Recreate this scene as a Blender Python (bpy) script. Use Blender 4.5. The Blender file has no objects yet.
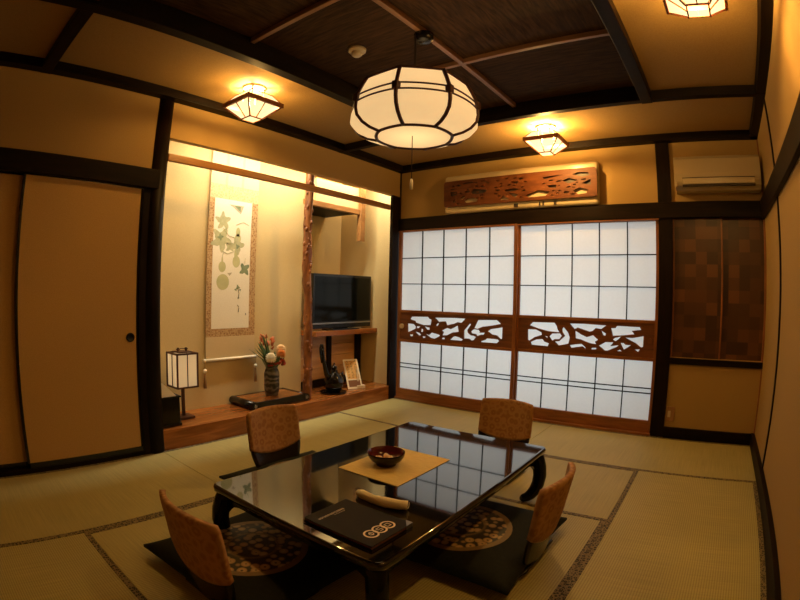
import bpy, bmesh, math, random
from mathutils import Vector, Matrix, noise
random.seed(7)
S = bpy.context.scene
COL = S.collection
PI = math.pi
W = 3.5            # room width (x), back wall y=0, near wall y=NY, left wall x=0
NY = -4.55
CEIL = 2.46

# ------------------------------------------------------------------ materials
def new_mat(name):
    m = bpy.data.materials.new(name); m.use_nodes = True
    nt = m.node_tree; nt.nodes.clear()
    out = nt.nodes.new('ShaderNodeOutputMaterial')
    return m, nt, out
def bsdf(nt, out, col, rough, **kw):
    b = nt.nodes.new('ShaderNodeBsdfPrincipled')
    b.inputs['Base Color'].default_value = (*col, 1); b.inputs['Roughness'].default_value = rough
    for k, v in kw.items():
        b.inputs[k.replace('_', ' ')].default_value = v
    nt.links.new(b.outputs[0], out.inputs[0]); return b
def coords(nt, scale=(1, 1, 1), rot=(0, 0, 0)):
    t = nt.nodes.new('ShaderNodeTexCoord'); mp = nt.nodes.new('ShaderNodeMapping')
    mp.inputs['Scale'].default_value = scale; mp.inputs['Rotation'].default_value = rot
    nt.links.new(t.outputs['Object'], mp.inputs[0]); return mp
def ramp(nt, src, stops):
    r = nt.nodes.new('ShaderNodeValToRGB'); e = r.color_ramp.elements
    while len(e) < len(stops): e.new(0.5)
    for i, (p, c) in enumerate(stops):
        e[i].position = p; e[i].color = (*c, 1)
    nt.links.new(src, r.inputs[0]); return r
def bump(nt, src, b, strength, dist=0.002):
    n = nt.nodes.new('ShaderNodeBump'); n.inputs['Strength'].default_value = strength
    n.inputs['Distance'].default_value = dist
    nt.links.new(src, n.inputs['Height']); nt.links.new(n.outputs[0], b.inputs['Normal'])
def plain(name, col, rough=0.5, **kw):
    m, nt, out = new_mat(name); bsdf(nt, out, col, rough, **kw); return m
def noisy(name, c1, c2, scale, rough, stretch=(1, 1, 1), bmp=0.2, detail=6, dist=0.002, **kw):
    m, nt, out = new_mat(name); b = bsdf(nt, out, c1, rough, **kw)
    mp = coords(nt, stretch)
    n = nt.nodes.new('ShaderNodeTexNoise'); n.inputs['Scale'].default_value = scale; n.inputs['Detail'].default_value = detail
    nt.links.new(mp.outputs[0], n.inputs['Vector'])
    r = ramp(nt, n.outputs[0], [(0.3, c1), (0.7, c2)])
    nt.links.new(r.outputs[0], b.inputs['Base Color'])
    if bmp: bump(nt, n.outputs[0], b, bmp, dist)
    return m
def wood(name, c1, c2, axis, rough=0.35, scale=9, bmp=0.08, **kw):
    st = {'x': (0.12, 1, 1), 'y': (1, 0.12, 1), 'z': (1, 1, 0.12)}[axis]
    m, nt, out = new_mat(name); b = bsdf(nt, out, c1, rough, **kw)
    mp = coords(nt, st)
    n = nt.nodes.new('ShaderNodeTexNoise'); n.inputs['Scale'].default_value = scale * 4; n.inputs['Detail'].default_value = 8
    n.inputs['Distortion'].default_value = 0.6
    nt.links.new(mp.outputs[0], n.inputs['Vector'])
    r = ramp(nt, n.outputs[0], [(0.32, c1), (0.68, c2)])
    nt.links.new(r.outputs[0], b.inputs['Base Color'])
    bump(nt, n.outputs[0], b, bmp, 0.001)
    return m

M = {}
M['cloth'] = noisy('wall_cloth', (0.32, 0.205, 0.070), (0.40, 0.26, 0.092), 160, 0.9, bmp=0.25)
M['ceil_cloth'] = noisy('ceiling_cloth', (0.31, 0.19, 0.058), (0.39, 0.245, 0.078), 160, 0.9, bmp=0.25)
M['alcove_wall'] = noisy('alcove_plaster', (0.56, 0.43, 0.20), (0.64, 0.50, 0.25), 220, 0.9, bmp=0.2)
M['fusuma'] = noisy('fusuma_paper', (0.44, 0.265, 0.085), (0.53, 0.335, 0.115), 190, 0.85, bmp=0.2)
DK1, DK2 = (0.0045, 0.0025, 0.0013), (0.012, 0.0055, 0.0025)
for a in 'xyz':
    M['dark_' + a] = wood('dark_wood_' + a, DK1, DK2, a, 0.5, Specular_IOR_Level=0.11)
    M['red_' + a] = wood('red_wood_' + a, (0.17, 0.055, 0.014), (0.30, 0.11, 0.03), a, 0.38)
    M['batten_' + a] = wood('batten_wood_' + a, (0.26, 0.13, 0.06), (0.36, 0.19, 0.09), a, 0.4)
M['step'] = wood('step_wood', (0.19, 0.058, 0.012), (0.38, 0.135, 0.030), 'y', 0.2, 6)
M['ceil_x'] = wood('ceiling_board_x', (0.026, 0.012, 0.004), (0.075, 0.036, 0.011), 'x', 0.7, 16, Specular_IOR_Level=0.15)
M['ceil_y'] = wood('ceiling_board_y', (0.032, 0.015, 0.005), (0.10, 0.048, 0.014), 'y', 0.7, 16, Specular_IOR_Level=0.15)
M['rail'] = wood('rail_wood', (0.27, 0.12, 0.035), (0.42, 0.21, 0.07), 'y', 0.35, 5)
M['carve'] = wood('carved_wood', (0.10, 0.032, 0.010), (0.19, 0.065, 0.02), 'x', 0.4)
M['carve2'] = wood('carved_cover_wood', (0.075, 0.021, 0.006), (0.14, 0.044, 0.012), 'x', 0.5, Specular_IOR_Level=0.25)
M['lacquer'] = plain('black_lacquer', (0.004, 0.004, 0.004), 0.05, Specular_IOR_Level=0.6, Coat_Weight=0.6, Coat_Roughness=0.02)
M['lacquer_leg'] = plain('black_lacquer_leg', (0.003, 0.003, 0.003), 0.18, Specular_IOR_Level=0.3)
M['lacquer_dull'] = plain('black_lacquer_satin', (0.006, 0.005, 0.005), 0.22)
M['black_metal'] = plain('black_metal', (0.012, 0.012, 0.012), 0.4, Metallic=0.6)
M['black_plastic'] = plain('black_plastic', (0.008, 0.008, 0.009), 0.25)
M['screen'] = plain('tv_screen', (0.004, 0.005, 0.004), 0.12, Specular_IOR_Level=0.2)
M['silver'] = plain('silver_trim', (0.35, 0.34, 0.33), 0.3, Metallic=0.8)
M['white_plastic'] = plain('ivory_plastic', (0.54, 0.45, 0.29), 0.28)
M['grille'] = plain('dark_grille', (0.035, 0.02, 0.012), 0.5)
M['brass'] = plain('brass_pull', (0.75, 0.55, 0.28), 0.35, Metallic=0.5)
M['shell'] = wood('chair_shell', (0.010, 0.006, 0.004), (0.02, 0.012, 0.008), 'z', 0.25)
M['cushion'] = noisy('cushion_satin', (0.006, 0.008, 0.004), (0.012, 0.014, 0.007), 60, 0.75, bmp=0.1, Specular_IOR_Level=0.2)
M['mat_yellow'] = noisy('placemat_straw', (0.72, 0.54, 0.19), (0.86, 0.68, 0.28), 260, 0.7, stretch=(0.1, 1, 1), bmp=0.4)
M['bowl_out'] = plain('bowl_lacquer_dark', (0.012, 0.003, 0.003), 0.15)
M['bowl_in'] = plain('bowl_lacquer_red', (0.10, 0.008, 0.008), 0.2)
M['sweet'] = noisy('pink_sweet', (0.88, 0.62, 0.44), (0.95, 0.76, 0.56), 60, 0.6)
M['towel'] = noisy('towel_terry', (0.90, 0.80, 0.56), (0.97, 0.88, 0.66), 300, 0.95, bmp=0.5)
M['leather'] = noisy('menu_leather', (0.007, 0.004, 0.0025), (0.013, 0.0075, 0.004), 300, 0.6, bmp=0.2, Specular_IOR_Level=0.2)
M['print'] = plain('silver_print', (0.95, 0.80, 0.66), 0.5)
M['scroll_paper'] = noisy('scroll_paper', (0.80, 0.74, 0.58), (0.86, 0.80, 0.65), 90, 0.9, bmp=0.05)
M['scroll_tan'] = noisy('scroll_mount_plain', (0.60, 0.46, 0.25), (0.66, 0.52, 0.30), 150, 0.9, bmp=0.1)
M['scroll_pale'] = noisy('scroll_mount_pale', (0.62, 0.52, 0.31), (0.69, 0.58, 0.36), 150, 0.9, bmp=0.1)
M['leaf_ink'] = noisy('leaf_ink', (0.36, 0.37, 0.20), (0.52, 0.50, 0.30), 25, 0.9, bmp=0)
M['leaf_dark'] = noisy('leaf_ink_dark', (0.15, 0.20, 0.11), (0.26, 0.31, 0.17), 25, 0.9, bmp=0)
M['gourd_ink'] = noisy('gourd_ink', (0.55, 0.52, 0.26), (0.44, 0.44, 0.22), 12, 0.9, bmp=0)
M['moth_ink'] = noisy('moth_ink', (0.42, 0.36, 0.24), (0.52, 0.46, 0.32), 30, 0.9, bmp=0)
M['ink'] = plain('ink', (0.06, 0.05, 0.03), 0.9)
M['ivory'] = plain('ivory_knob', (0.85, 0.78, 0.62), 0.4)
M['cord'] = plain('cord', (0.03, 0.015, 0.01), 0.8)
M['tassel'] = plain('tassel', (0.30, 0.18, 0.07), 0.9)
M['rim'] = plain('lantern_rim', (0.060, 0.016, 0.008), 0.5)
M['lamp_wood'] = wood('lamp_frame_wood', (0.16, 0.05, 0.015), (0.26, 0.09, 0.03), 'x', 0.4)
M['lantern_wood'] = wood('lantern_wood', (0.045, 0.014, 0.006), (0.085, 0.028, 0.011), 'z', 0.45)
M['ginger'] = plain('black_glaze', (0.006, 0.005, 0.004), 0.08)
M['card'] = plain('card_cream', (0.80, 0.70, 0.50), 0.6)
M['card_orange'] = noisy('card_orange', (0.62, 0.34, 0.10), (0.70, 0.42, 0.14), 20, 0.7, bmp=0)
M['card_brown'] = plain('card_brown', (0.20, 0.08, 0.03), 0.6)
M['stem'] = plain('stem_green', (0.05, 0.09, 0.03), 0.6)
M['leafg'] = noisy('leaf_green', (0.04, 0.10, 0.03), (0.09, 0.17, 0.06), 30, 0.5)
M['fl_white'] = plain('petal_white', (0.85, 0.80, 0.62), 0.6)
M['fl_orange'] = plain('petal_orange', (0.75, 0.26, 0.05), 0.6)
M['fl_peach'] = plain('petal_peach', (0.85, 0.60, 0.32), 0.6)
M['fl_red'] = plain('petal_red', (0.32, 0.035, 0.02), 0.6)
M['fl_rust'] = plain('petal_rust', (0.50, 0.13, 0.04), 0.6)
M['backboard'] = wood('back_board', (0.48, 0.25, 0.09), (0.66, 0.38, 0.15), 'y', 0.4, 5)
M['bark'] = noisy('gnarled_wood', (0.11, 0.032, 0.009), (0.34, 0.13, 0.04), 22, 0.4, stretch=(1, 1, 0.35), bmp=0.5, dist=0.006)
M['white_paper'] = plain('white_paper', (0.93, 0.91, 0.85), 0.8)

def shade_mat(name, col, transp, trans_col, emis=0.0):
    m, nt, out = new_mat(name)
    tl = nt.nodes.new('ShaderNodeBsdfTranslucent'); tl.inputs[0].default_value = (*col, 1)
    df = nt.nodes.new('ShaderNodeBsdfDiffuse'); df.inputs[0].default_value = (*col, 1)
    mp = coords(nt)
    n = nt.nodes.new('ShaderNodeTexNoise'); n.inputs['Scale'].default_value = 45; n.inputs['Detail'].default_value = 6
    nt.links.new(mp.outputs[0], n.inputs['Vector'])
    r = ramp(nt, n.outputs[0], [(0.3, tuple(c * 0.97 for c in col)), (0.7, col)])
    nt.links.new(r.outputs[0], tl.inputs[0]); nt.links.new(r.outputs[0], df.inputs[0])
    mx = nt.nodes.new('ShaderNodeMixShader'); mx.inputs[0].default_value = 0.3
    nt.links.new(tl.outputs[0], mx.inputs[1]); nt.links.new(df.outputs[0], mx.inputs[2])
    tp = nt.nodes.new('ShaderNodeBsdfTransparent'); tp.inputs[0].default_value = (*trans_col, 1)
    m2 = nt.nodes.new('ShaderNodeMixShader'); m2.inputs[0].default_value = transp
    nt.links.new(mx.outputs[0], m2.inputs[1]); nt.links.new(tp.outputs[0], m2.inputs[2])
    last = m2
    if emis:
        em = nt.nodes.new('ShaderNodeEmission'); em.inputs[0].default_value = (*trans_col, 1); em.inputs[1].default_value = emis
        ad = nt.nodes.new('ShaderNodeAddShader')
        nt.links.new(m2.outputs[0], ad.inputs[0]); nt.links.new(em.outputs[0], ad.inputs[1]); last = ad
    nt.links.new(last.outputs[0], out.inputs[0]); return m
M['shoji_paper'] = shade_mat('shoji_paper', (0.86, 0.87, 0.88), 0.0, (1, 1, 1))
M['pendant_paper'] = shade_mat('pendant_paper', (0.90, 0.76, 0.52), 0.0, (1.0, 0.76, 0.44), 0.27)
M['lamp_paper'] = shade_mat('lamp_paper', (0.02, 0.016, 0.01), 0.55, (1.0, 0.80, 0.46), 0.85)
M['andon_paper'] = shade_mat('andon_paper', (0.88, 0.74, 0.50), 0.0, (1, 0.78, 0.45), 0.22)

def tatami_mat_():
    m, nt, out = new_mat('tatami_weave'); b = bsdf(nt, out, (0.4, 0.34, 0.18), 0.55)
    mp = coords(nt)
    w = nt.nodes.new('ShaderNodeTexWave'); w.wave_type = 'BANDS'; w.bands_direction = 'X'
    w.inputs['Scale'].default_value = 27; w.inputs['Distortion'].default_value = 0.3
    nt.links.new(mp.outputs[0], w.inputs['Vector'])
    mp2 = coords(nt, (90, 4, 4))
    n = nt.nodes.new('ShaderNodeTexNoise'); n.inputs['Scale'].default_value = 1.0; n.inputs['Detail'].default_value = 4
    mp3 = coords(nt, (3, 160, 4))
    nt.links.new(mp3.outputs[0], n.inputs['Vector'])
    n2 = nt.nodes.new('ShaderNodeTexNoise'); n2.inputs['Scale'].default_value = 2.2; n2.inputs['Detail'].default_value = 3
    nt.links.new(coords(nt).outputs[0], n2.inputs['Vector'])
    r1 = ramp(nt, w.outputs[0], [(0.0, (0.385, 0.34, 0.145)), (0.55, (0.535, 0.49, 0.225))])
    r2 = ramp(nt, n.outputs[0], [(0.3, (0.82, 0.82, 0.82)), (0.7, (1.06, 1.06, 1.0))])
    mx = nt.nodes.new('ShaderNodeMix'); mx.data_type = 'RGBA'; mx.blend_type = 'MULTIPLY'; mx.inputs[0].default_value = 1
    nt.links.new(r1.outputs[0], mx.inputs[6]); nt.links.new(r2.outputs[0], mx.inputs[7])
    r3 = ramp(nt, n2.outputs[0], [(0.3, (0.90, 0.90, 0.86)), (0.7, (1.04, 1.04, 1.0))])
    mx2 = nt.nodes.new('ShaderNodeMix'); mx2.data_type = 'RGBA'; mx2.blend_type = 'MULTIPLY'; mx2.inputs[0].default_value = 1
    nt.links.new(mx.outputs[2], mx2.inputs[6]); nt.links.new(r3.outputs[0], mx2.inputs[7])
    nt.links.new(mx2.outputs[2], b.inputs['Base Color'])
    bump(nt, w.outputs[0], b, 0.3, 0.002)
    return m
M['tatami'] = tatami_mat_()
def brocade(name, c_bg, c_fg, scale, p0, p1, rough=0.7, rings=None):
    m, nt, out = new_mat(name); b = bsdf(nt, out, c_bg, rough)
    mp = coords(nt)
    v = nt.nodes.new('ShaderNodeTexVoronoi'); v.feature = 'F1'; v.inputs['Scale'].default_value = scale
    v.inputs['Randomness'].default_value = 0.55
    nt.links.new(mp.outputs[0], v.inputs['Vector'])
    r = ramp(nt, v.outputs['Distance'], [(p0 * 0.35, c_fg), (p0 * 0.6, c_bg), (p0, c_bg), (p1, c_fg), (min(1, p1 * 1.25), c_fg), (min(1, p1 * 1.5), c_bg)])
    nt.links.new(r.outputs[0], b.inputs['Base Color']); bump(nt, v.outputs['Distance'], b, 0.3, 0.002)
    return m
M['border'] = brocade('tatami_border', (0.018, 0.016, 0.009), (0.25, 0.20, 0.10), 52, 0.34, 0.5)
M['cover'] = brocade('chair_cover_brocade', (0.32, 0.145, 0.042), (0.43, 0.225, 0.075), 22, 0.34, 0.5)
M['silk'] = brocade('scroll_silk', (0.30, 0.15, 0.05), (0.52, 0.34, 0.15), 42, 0.35, 0.5)
M['silk_top'] = brocade('scroll_silk_pale', (0.52, 0.36, 0.18), (0.66, 0.50, 0.28), 42, 0.35, 0.5)

def medallion_mat():
    m, nt, out = new_mat('medallion_brocade'); b = bsdf(nt, out, (0.3, 0.2, 0.08), 0.55)
    mp = coords(nt)
    vl = nt.nodes.new('ShaderNodeVectorMath'); vl.operation = 'LENGTH'
    nt.links.new(mp.outputs[0], vl.inputs[0])
    v = nt.nodes.new('ShaderNodeTexVoronoi'); v.inputs['Scale'].default_value = 27; v.inputs['Randomness'].default_value = 0.6
    nt.links.new(mp.outputs[0], v.inputs['Vector'])
    fl = ramp(nt, v.outputs['Distance'], [(0.08, (0.06, 0.05, 0.022)), (0.2, (0.66, 0.47, 0.22)), (0.46, (0.52, 0.35, 0.15)), (0.58, (0.03, 0.025, 0.012))])
    g = (0.03, 0.024, 0.012)
    w = nt.nodes.new('ShaderNodeMath'); w.operation = 'MULTIPLY'; w.inputs[1].default_value = 1 / 0.225
    nt.links.new(vl.outputs['Value'], w.inputs[0])
    rg = ramp(nt, w.outputs[0], [(0.0, (0, 0, 0)), (0.30, (0, 0, 0)), (0.32, (1, 1, 1)), (0.36, (0, 0, 0)), (0.60, (0, 0, 0)), (0.62, (1, 1, 1)), (0.66, (0, 0, 0)), (0.95, (0, 0, 0)), (0.97, (1, 1, 1))])
    mx = nt.nodes.new('ShaderNodeMix'); mx.data_type = 'RGBA'
    nt.links.new(rg.outputs[0], mx.inputs[0]); nt.links.new(fl.outputs[0], mx.inputs[6]); mx.inputs[7].default_value = (0.24, 0.16, 0.065, 1)
    nt.links.new(mx.outputs[2], b.inputs['Base Color']); bump(nt, v.outputs['Distance'], b, 0.4, 0.003)
    return m
M['medallion'] = medallion_mat()
def woven_mat():
    m, nt, out = new_mat('woven_veneer'); b = bsdf(nt, out, (0.1, 0.04, 0.015), 0.38)
    mp = coords(nt, (11.0, 1, 10.0))
    fl = nt.nodes.new('ShaderNodeVectorMath'); fl.operation = 'FLOOR'
    nt.links.new(mp.outputs[0], fl.inputs[0])
    wn = nt.nodes.new('ShaderNodeTexWhiteNoise'); wn.noise_dimensions = '3D'
    nt.links.new(fl.outputs[0], wn.inputs['Vector'])
    r = ramp(nt, wn.outputs['Value'], [(0.0, (0.036, 0.013, 0.0045)), (0.5, (0.060, 0.022, 0.0075)), (0.85, (0.088, 0.032, 0.010)), (1.0, (0.14, 0.052, 0.015))])
    nt.links.new(r.outputs[0], b.inputs['Base Color'])
    return m
M['woven'] = woven_mat()
def vase_mat():
    m, nt, out = new_mat('vase_glaze'); b = bsdf(nt, out, (0.1, 0.1, 0.09), 0.3)
    w = nt.nodes.new('ShaderNodeTexWave'); w.bands_direction = 'Z'; w.inputs['Scale'].default_value = 7; w.inputs['Distortion'].default_value = 7; w.inputs['Detail Scale'].default_value = 2
    nt.links.new(coords(nt).outputs[0], w.inputs['Vector'])
    r = ramp(nt, w.outputs[0], [(0.1, (0.028, 0.026, 0.024)), (0.5, (0.075, 0.072, 0.062)), (0.9, (0.17, 0.16, 0.14))])
    nt.links.new(r.outputs[0], b.inputs['Base Color']); bump(nt, w.outputs[0], b, 0.5, 0.004)
    return m
M['vase'] = vase_mat()

# ------------------------------------------------------------------ mesh builder
class MB:
    def __init__(s): s.bm = bmesh.new(); s.mi = 0
    def _add(s, verts, faces, smooth=False):
        vs = [s.bm.verts.new(v) for v in verts]
        for f in faces:
            try:
                fc = s.bm.faces.new([vs[i] for i in f]); fc.material_index = s.mi; fc.smooth = smooth
            except ValueError: pass
        return vs
    def box(s, x0, x1, y0, y1, z0, z1, bev=0.0, seg=2, mtx=None):
        t = bmesh.new()
        bmesh.ops.create_cube(t, size=1)
        for v in t.verts:
            v.co = Vector(((x0 + x1) / 2 + v.co.x * (x1 - x0), (y0 + y1) / 2 + v.co.y * (y1 - y0), (z0 + z1) / 2 + v.co.z * (z1 - z0)))
        if bev: bmesh.ops.bevel(t, geom=list(t.edges), offset=bev, segments=seg, affect='EDGES', profile=0.5)
        s.merge(t, mtx, smooth=False); return s
    def merge(s, t, mtx=None, smooth=None):
        t.verts.index_update()
        vs = [s.bm.verts.new(mtx @ v.co if mtx else v.co) for v in t.verts]
        for f in t.faces:
            try:
                n = s.bm.faces.new([vs[v.index] for v in f.verts]); n.material_index = s.mi
                n.smooth = f.smooth if smooth is None else smooth
            except ValueError: pass
        t.free()
    def lathe(s, prof, n=32, c=(0, 0, 0), smooth=True, ang0=0.0):
        rings = []
        for r, z in prof:
            if r < 1e-6: rings.append([s.bm.verts.new((c[0], c[1], c[2] + z))])
            else: rings.append([s.bm.verts.new((c[0] + r * math.cos(ang0 + 2 * PI * k / n), c[1] + r * math.sin(ang0 + 2 * PI * k / n), c[2] + z)) for k in range(n)])
        for a, b in zip(rings, rings[1:]):
            for k in range(n):
                k2 = (k + 1) % n
                q = [a[k % len(a)], a[k2 % len(a)], b[k2 % len(b)], b[k % len(b)]]
                u = []
                for v in q:
                    if v not in u: u.append(v)
                if len(u) > 2:
                    f = s.bm.faces.new(u); f.material_index = s.mi; f.smooth = smooth
        return s
    def tube(s, pts, r, n=8, caps=True, smooth=True, flat=1.0):
        pts = [Vector(p) for p in pts]; rs = r if isinstance(r, (list, tuple)) else [r] * len(pts)
        rings = []; up = None
        for i, p in enumerate(pts):
            d = (pts[min(i + 1, len(pts) - 1)] - pts[max(i - 1, 0)]).normalized()
            if up is None: up = Vector((0, 0, 1)) if abs(d.z) < 0.9 else Vector((1, 0, 0))
            a = d.cross(up).normalized(); b = a.cross(d).normalized(); up = b
            rings.append([s.bm.verts.new(p + (a * math.cos(2 * PI * k / n) + b * math.sin(2 * PI * k / n) * flat) * rs[i]) for k in range(n)])
        for A, B in zip(rings, rings[1:]):
            for k in range(n):
                f = s.bm.faces.new([A[k], A[(k + 1) % n], B[(k + 1) % n], B[k]]); f.smooth = smooth; f.material_index = s.mi
        if caps:
            for R in (rings[0][::-1], rings[-1]):
                f = s.bm.faces.new(R); f.material_index = s.mi
        return s
    def bar(s, p, q, w, h):      # square bar p->q
        p, q = Vector(p), Vector(q); d = (q - p).normalized()
        up = Vector((0, 0, 1)) if abs(d.z) < 0.9 else Vector((1, 0, 0))
        a = d.cross(up).normalized() * w / 2; b = a.cross(d).normalized() * h / 2
        vs = [p - a - b, p + a - b, p + a + b, p - a + b, q - a - b, q + a - b, q + a + b, q - a + b]
        s._add(vs, [(3, 2, 1, 0), (4, 5, 6, 7), (0, 1, 5, 4), (1, 2, 6, 5), (2, 3, 7, 6), (3, 0, 4, 7)]); return s
    def prism(s, pts, d, smooth=False):   # polygon (3D points) extruded along d
        pts = [Vector(p) for p in pts]; d = Vector(d); n = len(pts)
        s._add(pts + [p + d for p in pts], [tuple(range(n))[::-1], tuple(range(n, 2 * n))] + [(i, (i + 1) % n, n + (i + 1) % n, n + i) for i in range(n)], smooth)
        return s
    def slab(s, fn, ns, nt, th, smooth=True):  # solid sheet; fn(u,v)->Vector, u,v in 0..1
        P = [[fn(i / ns, j / nt) for j in range(nt + 1)] for i in range(ns + 1)]
        def nrm(i, j):
            a = P[min(i + 1, ns)][j] - P[max(i - 1, 0)][j]; b = P[i][min(j + 1, nt)] - P[i][max(j - 1, 0)]
            n = a.cross(b); return n.normalized() if n.length > 1e-12 else Vector((0, 0, 1))
        N = [[nrm(i, j) for j in range(nt + 1)] for i in range(ns + 1)]
        F = [[s.bm.verts.new(P[i][j] + N[i][j] * th / 2) for j in range(nt + 1)] for i in range(ns + 1)]
        K = [[s.bm.verts.new(P[i][j] - N[i][j] * th / 2) for j in range(nt + 1)] for i in range(ns + 1)]
        def face(q, sm=smooth):
            f = s.bm.faces.new(q); f.smooth = sm; f.material_index = s.mi
        for i in range(ns):
            for j in range(nt):
                face([F[i][j], F[i + 1][j], F[i + 1][j + 1], F[i][j + 1]])
                face([K[i][j], K[i][j + 1], K[i + 1][j + 1], K[i + 1][j]])
        for i in range(ns):
            face([F[i][0], K[i][0], K[i + 1][0], F[i + 1][0]]); face([F[i][nt], F[i + 1][nt], K[i + 1][nt], K[i][nt]])
        for j in range(nt):
            face([F[0][j], F[0][j + 1], K[0][j + 1], K[0][j]]); face([F[ns][j], K[ns][j], K[ns][j + 1], F[ns][j + 1]])
        return s
    def ball(s, c, r, sc=(1, 1, 1), u=14, v=9):
        t = bmesh.new(); bmesh.ops.create_uvsphere(t, u_segments=u, v_segments=v, radius=r)
        for x in t.verts: x.co = Vector((c[0] + x.co.x * sc[0], c[1] + x.co.y * sc[1], c[2] + x.co.z * sc[2]))
        s.merge(t, None, True); return s
    def build(s, name, mats, parent=None, loc=None, rotz=0.0):
        me = bpy.data.meshes.new(name)
        bmesh.ops.recalc_face_normals(s.bm, faces=s.bm.faces)
        s.bm.to_mesh(me); s.bm.free()
        for m in (mats if isinstance(mats, (list, tuple)) else [mats]): me.materials.append(M[m] if isinstance(m, str) else m)
        o = bpy.data.objects.new(name, me); COL.objects.link(o)
        if parent: o.parent = parent
        if loc: o.location = loc
        if rotz: o.rotation_euler = (0, 0, rotz)
        return o
def tag(o, label, cat, group=None):
    o['label'] = label; o['category'] = cat; o['kind'] = 'thing'
    if group: o['group'] = group
    return o
def thing(name, label, cat, loc=(0, 0, 0), rotz=0.0, group=None):
    o = bpy.data.objects.new(name, None); COL.objects.link(o); o.empty_display_size = 0.1
    o.location = loc; o.rotation_euler = (0, 0, rotz)
    return tag(o, label, cat, group)
def struct(o, label=None, cat=None):
    o['kind'] = 'structure'
    if label: o['label'] = label
    if cat: o['category'] = cat
    return o
def sbox(name, mat, x0, x1, y0, y1, z0, z1, label, cat, bev=0.003, parent=None):
    return struct(MB().box(x0, x1, y0, y1, z0, z1, bev).build(name, mat, parent), label, cat)
def copy_tree(o, parent=None):
    c = o.copy(); COL.objects.link(c)
    if parent: c.parent = parent
    for ch in list(o.children): copy_tree(ch, c)
    return c
# openings cut through the carved boards, as (x, z) outlines
CARVE_L = [[(0.178,0.855),(0.195,0.878),(0.398,0.884),(0.411,0.867),(0.441,0.857),(0.43,0.804),(0.341,0.799),(0.245,0.819),(0.24,0.837),(0.191,0.845)],[(0.148,0.806),(0.224,0.803),(0.251,0.779),(0.247,0.757),(0.195,0.732),(0.151,0.715)],[(0.259,0.783),(0.307,0.783),(0.282,0.763),(0.26,0.765)],[(0.354,0.787),(0.418,0.778),(0.419,0.754),(0.385,0.755)],[(0.316,0.762),(0.342,0.756),(0.339,0.727),(0.313,0.729)],[(0.243,0.728),(0.3,0.717),(0.318,0.697),(0.292,0.688),(0.261,0.708)],[(0.174,0.691),(0.218,0.698),(0.218,0.679),(0.183,0.673)],[(0.331,0.684),(0.37,0.686),(0.37,0.672),(0.341,0.666)],[(0.369,0.715),(0.412,0.703),(0.444,0.73),(0.486,0.722),(0.544,0.709),(0.529,0.694),(0.48,0.669),(0.438,0.673),(0.404,0.692)],[(0.492,0.807),(0.516,0.83),(0.529,0.82),(0.505,0.794)],[(0.477,0.88),(0.707,0.887),(0.824,0.886),(0.783,0.843),(0.74,0.848),(0.701,0.831),(0.662,0.823),(0.622,0.811),(0.601,0.848),(0.548,0.845),(0.524,0.84)],[(0.559,0.755),(0.623,0.787),(0.663,0.775),(0.71,0.799),(0.741,0.817),(0.755,0.757),(0.727,0.752),(0.688,0.746),(0.625,0.714),(0.569,0.71),(0.584,0.743)],[(0.562,0.682),(0.594,0.691),(0.602,0.674),(0.57,0.669)],[(0.659,0.671),(0.69,0.701),(0.713,0.71),(0.76,0.703),(0.804,0.685),(0.789,0.67),(0.722,0.671)],[(0.812,0.771),(0.875,0.845),(0.887,0.832),(0.85,0.78),(0.855,0.753),(0.89,0.728),(0.921,0.727),(0.943,0.718),(0.922,0.687),(0.896,0.681),(0.869,0.696),(0.83,0.697),(0.815,0.689)],[(0.922,0.8),(0.96,0.879),(1.157,0.888),(1.201,0.855),(1.109,0.834),(1.014,0.819),(0.956,0.796)],[(0.889,0.768),(0.918,0.79),(0.971,0.787),(0.986,0.768),(0.976,0.76),(1.038,0.764),(1.024,0.743),(0.995,0.742),(0.958,0.726),(0.942,0.745),(0.897,0.749)],[(1.067,0.779),(1.096,0.8),(1.217,0.823),(1.217,0.717),(1.199,0.715),(1.162,0.746),(1.112,0.752)],[(1.001,0.682),(1.048,0.699),(1.055,0.712),(1.135,0.711),(1.178,0.707),(1.186,0.695),(1.165,0.674),(1.001,0.672)]]
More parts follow.
